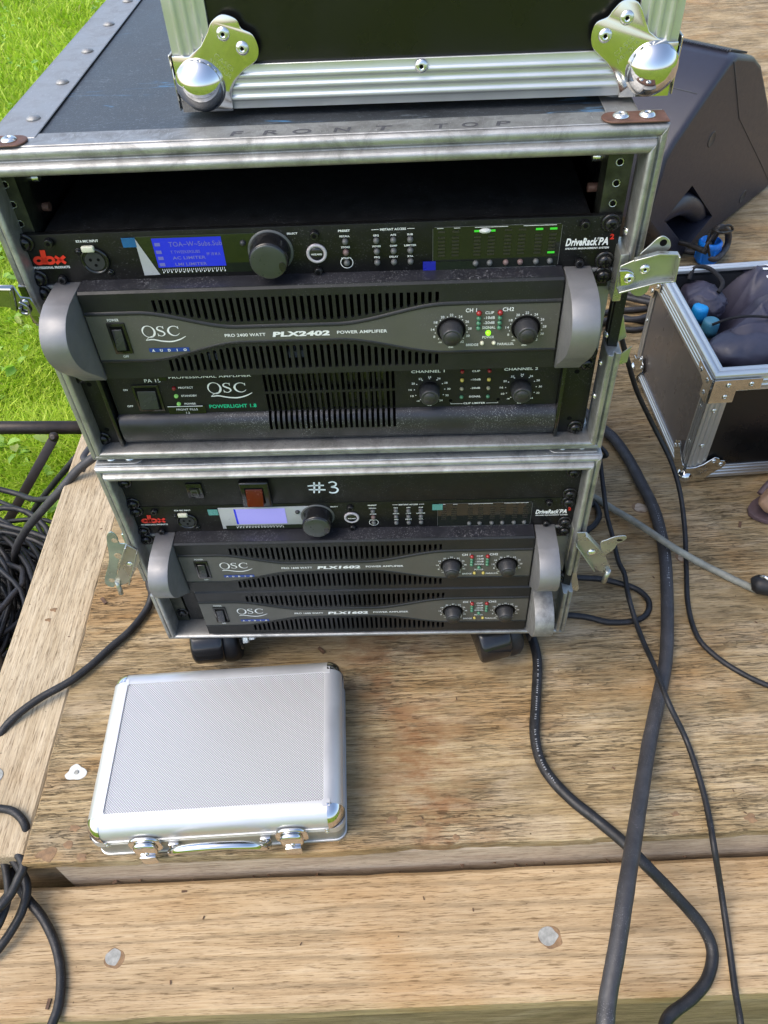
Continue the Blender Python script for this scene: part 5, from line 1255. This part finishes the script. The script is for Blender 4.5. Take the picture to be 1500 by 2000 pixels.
put('rigging_slot', sm_, 'void', MS)
sl = MB(); sl.tube([(.0,-.0004,.392),(.10,-.0004,.26),(.30,-.0004,.10),(.41,-.0004,.01)], .0008, 4); put('body_seam', sl, 'knob', MS)
sl = MB(); sl.tube([(-.084,.018,.3562),(-.084,.35,.3562)], .0009, 6); put('body_seam', sl, 'button_grey', MS)

# ------------------------------------------------------------------ small silver case
SV = thing('silver_case', (-.3005, -.2655, 0), 'small silver aluminium hard case with knurled lid and chrome latches, lying on the plywood', 'case', rot=(0,0,R(3.3)))
SW, SD, SH = .2890, .2060, .0700; r = .0175; zs = .0400
def rrect(x0, x1, y0, y1, rr, n=6):
    P = []
    for cx, cy, a0 in ((x1-rr,y0+rr,-90),(x1-rr,y1-rr,0),(x0+rr,y1-rr,90),(x0+rr,y0+rr,180)):
        P += [(cx+rr*math.cos(R(a0+90*i/n)), cy+rr*math.sin(R(a0+90*i/n))) for i in range(n+1)]
    return P
put('lower_shell', MB().prism(rrect(.0015, SW-.0015, .0015, SD-.0015, .012), .0015, zs-.004, 'z'), 'alu_shell', SV, bev=.0008)
put('bottom_edge', MB().prism(rrect(0, SW, 0, SD, .0135), .0005, .0050, 'z'), 'alu_satin', SV, bev=.0015)
for k, z in enumerate((zs-.0075, zs-.0030)): put('closing_rim', MB().prism(rrect(-.0004, SW+.0004, -.0004, SD+.0004, .0135), z, z+.0040, 'z'), 'alu_satin', SV, bev=.0012)
put('lid_core', MB().prism(rrect(.0125, SW-.0125, .0125, SD-.0125, .006), zs+.0010, SH-.0032, 'z'), 'alu_satin', SV)
put('knurled_panel', MB().box(.020, SW-.020, .020, SD-.020, SH-.0032, SH-.0014), 'knurled_alu', SV)
def edge(p0, p1, inn):
    # quarter-round bar along p0-p1, rounding away from the inward direction
    p0 = Vector(p0); p1 = Vector(p1); inn = Vector(inn); P = [(.0012, zs+.0015-SH)]
    P += [(r-r*math.cos(R(90*i/8)), -r+r*math.sin(R(90*i/8))) for i in range(9)]+[(.0210, 0), (.0210, -.004)]
    V = [q+inn*a+Vector((0,0,SH+b)) for q in (p0, p1) for a, b in P]; n = len(P)
    return MB().add(V, [(i, (i+1)%n, n+(i+1)%n, n+i) for i in range(n)]+[tuple(range(n)), tuple(range(2*n-1,n-1,-1))], True)
cc = .0165
for a, b, i_ in (((cc,0,0),(SW-cc,0,0),(0,1,0)), ((cc,SD,0),(SW-cc,SD,0),(0,-1,0)), ((0,cc,0),(0,SD-cc,0),(1,0,0)), ((SW,cc,0),(SW,SD-cc,0),(-1,0,0))):
    put('edge_bar', edge(a, b, i_), 'alu_satin', SV, smooth=True)
for x, sx in ((0,1),(SW,-1)):
    for y, sy in ((0,1),(SD,-1)):
        mb = MB(); V = []; N = 8; Rr = r+.0006
        for i in range(N+1):
            th = R(90*i/N)
            for j in range(N+1):
                ph = R(90*j/N); V.append((x+sx*(r-Rr*math.cos(ph)*math.cos(th)), y+sy*(r-Rr*math.sin(ph)*math.cos(th)), SH-r+Rr*math.sin(th)))
        F = [(i*(N+1)+j, i*(N+1)+j+1, (i+1)*(N+1)+j+1, (i+1)*(N+1)+j) for i in range(N) for j in range(N)]
        mb.add(V, F, True)
        V = []; 
        for z in (SH-r, zs+.002):
            for j in range(N+1): ph = R(90*j/N); V.append((x+sx*(r-Rr*math.cos(ph)), y+sy*(r-Rr*math.sin(ph)), z))
        mb.add(V, [(j, j+1, N+2+j, N+1+j) for j in range(N)], True)
        put('corner_cap', mb, 'chrome', SV, smooth=True)
        ax_, bx_ = sorted((x+sx*.0140, x+sx*.0224)); ay_, by_ = sorted((y+sy*.0140, y+sy*.0224)); put('corner_infill', MB().box(ax_, bx_, ay_, by_, SH-.004, SH+.0003), 'alu_satin', SV)
        cl = MB()
        for z0_, z1_ in ((zs-.0095, zs+.0030),): 
            V = []
            for z in (z0_, z1_):
                for j in range(-2, N+3):
                    ph = R(max(0, min(90, 90*j/N))); e = .010 if j in (-2, N+2) else (.004 if j in (-1, N+1) else 0)
                    qx, qy = r-.0135*math.cos(ph)-.0045, r-.0135*math.sin(ph)-.0045
                    if j < 0: qy += e
                    if j > N: qx += e
                    V.append((x+sx*qx, y+sy*qy, z))
            m = N+5; cl.add(V, [(j, j+1, m+j+1, m+j) for j in range(m-1)], True)
        cp = put('rim_clip', cl, 'alu_satin', SV)
        for z in (zs-.0055, zs+.0005): rivet(cp, (x+sx*.020, y-sy*.0012 , z), (0,0,0 if sy > 0 else R(180)), .0022, 'rivet', True)
def slatch(x):
    L_ = put('latch', MB().prism(rrect(-.0155,.0155,-.0165,.0145,.012), -.0035, -.0005, 'y'), 'chrome', SV, (x, -.0006, zs-.003), bev=.0012)
    L_.scale = (1.2, 1.25, 1.2)
    put('latch_cover', MB().prism(rrect(-.0110,.0110,-.0150,.0105,.009), -.0080, -.0035, 'y'), 'chrome', L_, bev=.0022, seg=3)
    put('latch_tongue', MB().prism([(-.0075,-.0120),(.0075,-.0120),(.0078,-.0240),(.0060,-.0275),(0,-.0288),(-.0060,-.0275),(-.0078,-.0240)], -.0100, -.0078, 'y'), 'chrome', L_, bev=.0007)
    put('lock', MB().lathe([(.0024,.0080),(.0024,.0086),(.0012,.0087)], 14), 'rivet', L_, (0, 0, -.0080)); put('keyhole', MB().box(-.0004,.0004,-.0090,-.0086,-.0096,-.0068), 'void', L_)
slatch(.0640); slatch(.2290)
hd = put('handle', MB().tube([(.0925,-.0050,zs-.018),(.0935,-.0110,zs-.010),(.0980,-.0160,zs+.0050),(.1130,-.0180,zs+.0170),(.1465,-.0185,zs+.0210),(.1790,-.0180,zs+.0170),(.1945,-.0160,zs+.0050),(.1995,-.0110,zs-.010),(.2005,-.0050,zs-.018)], .0046, 12, res=5), 'chrome', SV)
for x in (.0945, .1985): put('handle_mount', MB().box(x-.006,x+.006,-.0045,-.0003,zs-.024,zs-.006), 'chrome', hd, bev=.0012); put('hinge_pin', MB().tube([(x-.006,-.008,zs-.016),(x+.006,-.008,zs-.016)], .0032, 10), 'chrome', hd)
for a, b in ((.286,.10),): pass

# ------------------------------------------------------------------ cables
CAB = {
'thick':(0.0088,[(0.391,0.453,0.011),(0.414,0.413,0.011),(0.429,0.36,0.011),(0.437,0.31,0.011),(0.445,0.256,0.011),(0.445,0.203,0.011),(0.439,0.144,0.011),(0.421,0.054,0.011),(0.402,-0.02,0.011),(0.378,-0.081,0.014),(0.354,-0.139,0.018),(0.327,-0.209,0.032),(0.304,-0.267,0.05),(0.283,-0.322,0.06),(0.265,-0.374,0.057),(0.25,-0.416,0.047),(0.242,-0.45,0.03)]),
'speaker':(0.0065,[(0.221,0.048,0.007),(0.23,0.026,0.007),(0.234,-0.015,0.007),(0.225,-0.076,0.007),(0.218,-0.125,0.007),(0.224,-0.165,0.007),(0.248,-0.201,0.007),(0.279,-0.231,0.008),(0.305,-0.256,0.006),(0.323,-0.279,0.006),(0.356,-0.303,-0.021),(0.385,-0.328,-0.046),(0.393,-0.351,-0.057),(0.381,-0.377,-0.06),(0.36,-0.395,-0.06),(0.332,-0.412,-0.06),(0.319,-0.432,-0.06)]),
'thinA':(0.0036,[(0.263,0.069,0.53),(0.285,0.123,0.47),(0.328,0.224,0.36),(0.361,0.279,0.28),(0.395,0.307,0.2),(0.433,0.313,0.13),(0.464,0.287,0.08),(0.476,0.251,0.05),(0.479,0.205,0.02),(0.471,0.148,0.005),(0.456,0.075,0.004),(0.455,0.024,0.004),(0.468,-0.005,0.004),(0.494,-0.033,0.004),(0.532,-0.058,0.004)]),
'thinB':(0.0036,[(0.359,0.314,0.09),(0.362,0.302,0.07),(0.362,0.25,0.05),(0.365,0.223,0.03),(0.369,0.189,0.02),(0.37,0.146,0.016),(0.373,0.118,0.02),(0.369,0.078,0.026),(0.375,0.042,0.012),(0.379,0.006,0.012),(0.379,-0.039,0.03),(0.383,-0.095,0.036),(0.402,-0.133,0.01),(0.407,-0.184,0.006),(0.406,-0.225,0.006),(0.403,-0.264,0.004),(0.414,-0.292,-0.04),(0.415,-0.341,-0.062),(0.41,-0.383,-0.064),(0.404,-0.427,-0.064)]),
'grey':(0.0052,[(0.345,0.299,0.006),(0.359,0.285,0.006),(0.383,0.257,0.008),(0.404,0.228,0.015),(0.423,0.193,0.026),(0.443,0.167,0.028),(0.469,0.153,0.018),(0.498,0.14,0.007),(0.517,0.125,0.007),(0.536,0.11,0.007),(0.556,0.093,0.01)]),
'loop':(0.0042,[(0.285,0.128,0.005),(0.311,0.125,0.005),(0.341,0.122,0.005),(0.366,0.114,0.005),(0.39,0.102,0.005),(0.401,0.086,0.005),(0.401,0.071,0.005),(0.393,0.057,0.005),(0.379,0.049,0.005),(0.362,0.046,0.005),(0.337,0.047,0.005),(0.313,0.055,0.005),(0.289,0.059,0.005),(0.265,0.061,0.005)]),
'small_loop':(0.0045,[(0.334,0.281,0.006),(0.356,0.271,0.006),(0.361,0.258,0.006),(0.36,0.242,0.006),(0.351,0.227,0.006),(0.34,0.218,0.006),(0.316,0.213,0.006)]),
'back1':(0.006,[(0.469,0.794,0.007),(0.49,0.8,0.007),(0.521,0.8,0.007),(0.559,0.807,0.007),(0.583,0.824,0.007)]),
'back2':(0.006,[(0.459,0.748,0.02),(0.479,0.752,0.02),(0.509,0.747,0.02),(0.537,0.756,0.02),(0.582,0.786,0.02)]),
'back3':(0.005,[(0.464,0.763,0.006),(0.485,0.741,0.006),(0.508,0.733,0.006),(0.535,0.737,0.006),(0.575,0.743,0.006)]),
'left':(0.0055,[(-0.308,0.136,0.02),(-0.313,0.1,0.012),(-0.318,0.079,0.007),(-0.333,0.045,0.007),(-0.355,0.016,0.007),(-0.374,-0.012,0.008),(-0.398,-0.038,0.008),(-0.434,-0.063,0.006),(-0.464,-0.09,-0.0),(-0.487,-0.111,-0.02)]),
'll1':(0.005,[(-0.456,-0.211,0.0),(-0.439,-0.208,0.0),(-0.418,-0.213,0.0),(-0.402,-0.228,-0.005),(-0.407,-0.241,-0.03),(-0.409,-0.267,-0.04),(-0.419,-0.287,-0.05),(-0.433,-0.309,-0.055)]),
'll2':(0.0052,[(-0.453,-0.244,-0.02),(-0.434,-0.245,-0.02),(-0.418,-0.257,-0.025),(-0.405,-0.27,-0.032),(-0.395,-0.287,-0.04),(-0.396,-0.308,-0.047),(-0.403,-0.327,-0.052),(-0.414,-0.347,-0.056),(-0.428,-0.362,-0.06)]),
'll3':(0.0052,[(-0.428,-0.327,-0.03),(-0.411,-0.314,-0.021),(-0.402,-0.299,-0.02),(-0.396,-0.284,-0.014),(-0.393,-0.271,-0.01),(-0.41,-0.253,-0.013),(-0.431,-0.237,-0.021),(-0.457,-0.228,-0.03)]),
'll4':(0.0055,[(-0.425,-0.265,-0.045),(-0.41,-0.282,-0.049),(-0.395,-0.297,-0.053),(-0.375,-0.314,-0.057),(-0.356,-0.337,-0.062),(-0.342,-0.361,-0.063),(-0.334,-0.384,-0.063),(-0.331,-0.406,-0.063),(-0.333,-0.423,-0.063),(-0.331,-0.439,-0.063)]),
'll5':(0.005,[(-0.457,-0.228,-0.03),(-0.439,-0.246,-0.032),(-0.424,-0.269,-0.034),(-0.413,-0.297,-0.036),(-0.414,-0.324,-0.038),(-0.421,-0.34,-0.04)]),
'U1':(0.0075,[(-0.461,0.397,0.03),(-0.467,0.382,0.03),(-0.5,0.37,0.01),(-0.536,0.35,-0.02),(-0.579,0.343,-0.06),(-0.633,0.353,-0.12),(-0.691,0.379,-0.2),(-0.721,0.39,-0.26),(-0.723,0.38,-0.3),(-0.692,0.356,-0.3),(-0.648,0.33,-0.28)]),
'U2':(0.006,[(-0.501,0.46,-0.0),(-0.533,0.494,-0.043),(-0.579,0.485,-0.086),(-0.643,0.501,-0.157),(-0.717,0.519,-0.243),(-0.765,0.536,-0.317),(-0.783,0.519,-0.366),(-0.786,0.489,-0.4)]),
'U3':(0.006,[(-0.802,0.544,-0.2),(-0.787,0.548,-0.211),(-0.748,0.539,-0.217),(-0.701,0.512,-0.206),(-0.641,0.481,-0.171),(-0.576,0.44,-0.114),(-0.532,0.416,-0.07),(-0.492,0.409,-0.03)]),
'U4':(0.006,[(-0.903,0.613,-0.38),(-0.874,0.599,-0.38),(-0.816,0.568,-0.38),(-0.772,0.531,-0.38),(-0.738,0.486,-0.38)]),
'U5':(0.006,[(-0.672,0.556,-0.33),(-0.692,0.545,-0.33),(-0.722,0.534,-0.33),(-0.74,0.514,-0.33),(-0.745,0.485,-0.33),(-0.737,0.446,-0.33),(-0.719,0.41,-0.33),(-0.698,0.384,-0.33),(-0.672,0.365,-0.33)]),
'U6':(0.0075,[(-0.503,0.448,-0.01),(-0.508,0.421,-0.01),(-0.499,0.408,-0.01),(-0.502,0.383,-0.01)]),
'sp1':(0.006,[(0.622,1.068,0.05),(0.631,1.033,0.05),(0.643,0.988,0.05),(0.665,0.97,0.05),(0.694,0.938,0.05)]),
'con1':(0.007,[(0.709,0.973,0.02),(0.729,0.962,0.02),(0.757,0.995,0.03),(0.751,0.995,0.06),(0.722,0.964,0.09),(0.71,0.967,0.08),(0.712,0.983,0.05),(0.702,0.96,0.04)]),
'con2':(0.0025,[(0.678,0.92,0.06),(0.69,0.93,0.08),(0.708,0.942,0.1),(0.732,0.953,0.1),(0.747,0.968,0.08),(0.708,0.923,0.1),(0.691,0.935,0.1),(0.687,0.93,0.08),(0.703,0.939,0.04)]),
'con3':(0.006,[(0.66,1.025,0.01),(0.684,1.01,0.01),(0.71,1.004,0.01),(0.739,0.989,0.01)]),
}
EXT = {'thick': ([(.12,.66,.011),(.26,.60,.011),(.345,.53,.011)], [(.235,-.49,-.06),(.23,-.51,-.25),(.24,-.53,-.44)]),
 'speaker': ([(.10,.30,.007),(.17,.16,.007)], [(.31,-.455,-.12),(.30,-.465,-.28),(.33,-.50,-.44)]),
 'thinA': ([(.235,.03,.585),(.252,.045,.565)], [(.60,-.085,.004),(.75,-.13,.004),(1.0,-.10,.004)]),
 'thinB': ([(.16,.62,.05),(.24,.52,.07)], [(.40,-.44,-.12),(.40,-.455,-.28),(.43,-.50,-.44)]),
 'grey': ([(.10,.58,.006),(.20,.48,.006)], []), 'loop': ([(.10,.34,.005),(.18,.26,.005)], [(.18,.10,.005),(.10,.16,.005)]),
 'small_loop': ([(.10,.50,.006),(.20,.42,.006)], [(.20,.30,.006),(.10,.28,.006)]),
 'back1': ([(.10,.72,.007),(.25,.74,.007)], [(.50,.90,.007),(.58,1.05,.007)]), 'back2': ([(.10,.68,.02),(.24,.69,.02)], [(.48,.86,.02),(.56,1.0,.02)]), 'back3': ([(.10,.64,.006),(.24,.65,.006)], [(.48,.80,.006),(.56,.92,.006)]),
 'left': ([(-.05,.20,.02),(-.15,.14,.02)], [(-.56,-.12,-.12),(-.60,-.10,-.30),(-.68,0,-.42)])}
for k_, (a_, b_) in EXT.items():
    r_, P_ = CAB[k_]; CAB[k_] = (r_, a_+P_+b_)
def cable(keys, label, mat='rubber', group=None, name='cable', cat='cable', seg=10):
    mb = MB()
    r_, P = CAB[keys]; ks = sum(map(ord, keys))
    mb.tube(P, lambda t: r_*(1+.05*NZ.noise(Vector((t*len(P)*2.3, ks, 0)))+.03*NZ.noise(Vector((t*len(P)*9, ks, 4)))), seg, res=8); o = put(name, mb, mat); return tag(o, label, cat, group)
tk = cable('thick', 'thickest black cable, curving from behind the racks down over the front edge', 'rubber_thick', seg=16)
o = cable('speaker', 'black cable with white print winding from under the lower rack over the step', 'rubber', seg=14)
def print_on(o, key, i0, n, step, txt, size, up=.0):
    r_, P = CAB[key]; S = spline([Vector(p) for p in P], 12); mb = MB(); acc = 0; k = 0; L0 = 0
    d = [0]
    for a, b in zip(S, S[1:]): d.append(d[-1]+(b-a).length)
    for j, ch in enumerate(txt):
        t = i0+j*step
        q = next((m for m in range(len(d)-1) if d[m+1] > t), None)
        if q is None or ch == ' ': continue
        p = S[q].lerp(S[q+1], (t-d[q])/(d[q+1]-d[q])); tg = (S[q+1]-S[q]).normalized(); side = Vector((0,0,1)).cross(tg).normalized()
        nrm = (tg.cross(side)*-1); nrm = Vector((0,-.35,1)).normalized()
        M = Matrix.Translation(p+nrm*(r_+.0003)) @ Matrix(((tg.x, -nrm.x, side.x, 0), (tg.y, -nrm.y, side.y, 0), (tg.z, -nrm.z, side.z, 0), (0,0,0,1)))
        text(mb, ch, 0, 0, size, size*.75, 0, 'c', .03, 0, 0, M)
    put('lettering', mb, 'display_film', o)
print_on(o, 'speaker', .085+.26, 0, .0031, 'SOLI 4214 EXTREME SPEAKER 2X2.5  SLR STUDIO SPEAKER CABLE', .0020)
print_on(tk, 'thick', .20+.36, 0, .0046, 'CAREFULLY 4 SCR 30/5 100V  CABLE 25', .0030)
cable('thinA', 'thin black cable falling from the upper rack latch past the open case')
cable('thinB', 'thin black cable crossing over the thickest cable and down over the step')
gc = cable('grey', 'grey cable running from behind the lower rack across the thickest cable', 'cable_grey')
pg = put('plug', MB().tube([(.548,.101,.014),(.556,.099,.016),(.572,.093,.018),(.60,.085,.018)], lambda t: .008+.006*min(1,t*3), 14, res=3), 'rubber', gc)
put('plug_collar', MB().tube([(.556,.105,.022),(.562,.098,.033),(.575,.088,.024),(.585,.078,.02)], .0025, 8, res=4), 'rivet', gc)
cable('loop', 'black cable making a flat loop on the plywood beside the lower rack')
cable('small_loop', 'short bend of black cable showing beside the lower rack above its latch')
for k, lab in (('back1','uppermost of three grey-black cable strands between upper rack and open case'),('back2','middle of three grey-black cable strands between upper rack and open case'),('back3','lowest of three grey-black cable strands between upper rack and open case')): cable(k, lab, 'rubber_thick')
cable('left', 'black cable running from the foot of the lower rack across the side board')
for k, lab in (('ll1','topmost black cable arc over the front end of the side board'),('ll2','wider black cable loop hanging past the stage corner'),('ll3','short black cable bend just under the stage corner'),('ll4','black cable curving down across the step board below the stage corner'),('ll5','innermost black cable arc of the loops at the stage corner')): cable(k, lab, 'rubber', 'cables looped at the stage corner')
for k, lab in (('U1','stout black cable sweeping from behind the racks down into the pile'),('U2','black cable just behind the stout one, dropping from the racks to the pile'),('U3','black cable sagging across the grass behind the brace'),('U4','short black cable crossing the foot of the brace'),('U5','black cable arch rising out of the pile beside the side board'),('U6','black cable stub against the back corner of the racks')): cable(k, lab, 'rubber_thick' if k in ('U1','U6') else 'rubber', 'cables hanging off the side of the stage')
# coiled pile on the grass
def coil(i):
    rr = random.Random(100+i); cx, cy = -.765+rr.uniform(-.05,.05), .24+rr.uniform(-.06,.06); q0 = .35+.65*((i*7)%10)/9; ra, rb = rr.uniform(.17,.23)*q0, rr.uniform(.22,.31)*q0
    tz = rr.uniform(0,.6); P = []; z = -.43+.0030*i+.03*(1-q0)*0
    tx, ty = rr.uniform(-.05,.05), rr.uniform(-.06,.06); n = 22
    for k in range(n):
        a = 2*math.pi*k/n; q = 1+.05*math.sin(3*a+i)+.03*rr.uniform(-1,1); x, y = ra*q*math.cos(a), rb*q*math.sin(a)
        P.append((cx+x*math.cos(tz)-y*math.sin(tz), cy+x*math.sin(tz)+y*math.cos(tz), z+tx*x+ty*y*1.0+.012*math.sin(2*a+i*2.1)))
    return P
HP = thing('cable_coil', (-.79,.24,-.45), 'large heap of black cable coiled on the grass beside the stage', 'cable coil')
for i in range(75):
    o = put('turn', MB().tube([(a+.79, b-.24, c+.45) for a, b, c in coil(i)], .0058 if i % 3 else .0048, 8, closed=True, res=2), 'rubber' if i % 5 else 'rubber_thick', HP)
# blue connector and its tied cable behind the open case
bc = thing('power_connector', (.716,.985,.002), 'bright blue power connector standing behind the open case by the loudspeaker', 'connector')
put('shell', MB().lathe([(.021,0),(.0235,.004),(.0235,.034),(.0250,.036),(.0250,.044),(.0215,.048),(.019,.048),(.018,.040),(.001,.040)], 28, axis='z'), 'blue_plastic', bc)
for a in range(6): put('grip_rib', MB().box(-.0015,.0015,.0230,.0255,.006,.032), 'blue_plastic', bc, rot=(0,0,R(60*a+15)))
put('strain_relief', MB().tube([(0,0,.04),(.003,-.002,.060),(.010,-.004,.078)], .0075, 12, res=3), 'rubber', bc)
cable('con1', 'grey-black cable looping out of the blue connector', 'rubber_thick'); cable('con2', 'thin black cord tied round the looped cable above the blue connector')
cable('con3', 'grey-black cable lying behind the rim of the open case', 'rubber_thick'); cable('sp1', 'black cable leading from the loudspeaker towards the blue connector')
# tubular stand on the lawn
TS = thing('metal_stand', (-.75,.72,-.45), 'dark brown tubular metal stand with a flat folding brace, standing in the grass', 'stand')
def tl(*p): return [(a+.75, b-.72, c+.45) for a, b, c in p]
put('crossbar', MB().tube(tl((-1.35,.748,-.2),(-.45,.716,-.2)), .0150, 20), 'tube_brown', TS)
br_ = put('brace', MB(), 'tube_brown', TS); bpy.data.objects.remove(br_)
def flatbar(a, b, w, th):
    a, b = Vector(a), Vector(b); t = (b-a).normalized(); s = t.cross(Vector((.2,-.85,.5))).normalized(); n_ = t.cross(s).normalized(); mb = MB()
    V = [q+s*w*i+n_*th*j for q in (a, b) for i, j in ((-.5,-.5),(.5,-.5),(.5,.5),(-.5,.5))]
    return mb.add(V, [(0,1,5,4),(1,2,6,5),(2,3,7,6),(3,0,4,7),(0,3,2,1),(4,5,6,7)])
put('brace', flatbar(*tl((-.7080,.690,-.196),(-.905,.545,-.43)), .020, .006), 'tube_brown', TS, bev=.001)
rv = put('pivot_bolt', MB().lathe([(.0105,0),(.0105,.004),(.007,.006),(.007,.009),(.004,.010)], 18), 'tube_brown', TS, tl((-.7060,.686,-.192))[0], (R(-35),0,0))
put('leg', MB().tube(tl((-1.30,.748,-.2),(-1.42,.60,-.45)), .0150, 16), 'tube_brown', TS); put('leg', MB().tube(tl((-.48,.717,-.2),(-.50,.80,-.45)), .0150, 16), 'tube_brown', TS)
TS2 = thing('metal_pole', (-.66,.15,-.2), 'dark tubular pole leaning beside the coiled cables', 'pole')
put('tube', MB().tube([(-.10,.15,.10),(0.035,-.055,-.01),(.075,-.13,-.05)], .0150, 18), 'tube_brown', TS2); put('end_cap', MB().tube([(.075,-.13,-.05),(.083,-.145,-.058)], .0165, 18), 'rubber', TS2)
# piece of footwear at the right edge
SHO = thing('shoe', (.610,.238,.002), 'toe of a tan leather shoe with a dark upper band', 'shoe', rot=(0,0,R(10)))
put('upper', blob((.105,.008,.036), (.122,.042,.034), .08, 9, 4, (0,0,.1), True, 40), 'leather_tan', SHO)
put('sole', MB().prism([(.105+.126*math.cos(R(a)), .008+.044*math.sin(R(a))) for a in range(0,360,15)], 0, .008, 'z'), 'leather_dark', SHO, bev=.002)
put('band', MB().tube([(-.008,.016,.036),(.02,.030,.052),(.07,.036,.064),(.14,.030,.070),(.20,.010,.060)], .0055, 10, res=4), 'leather_dark', SHO)
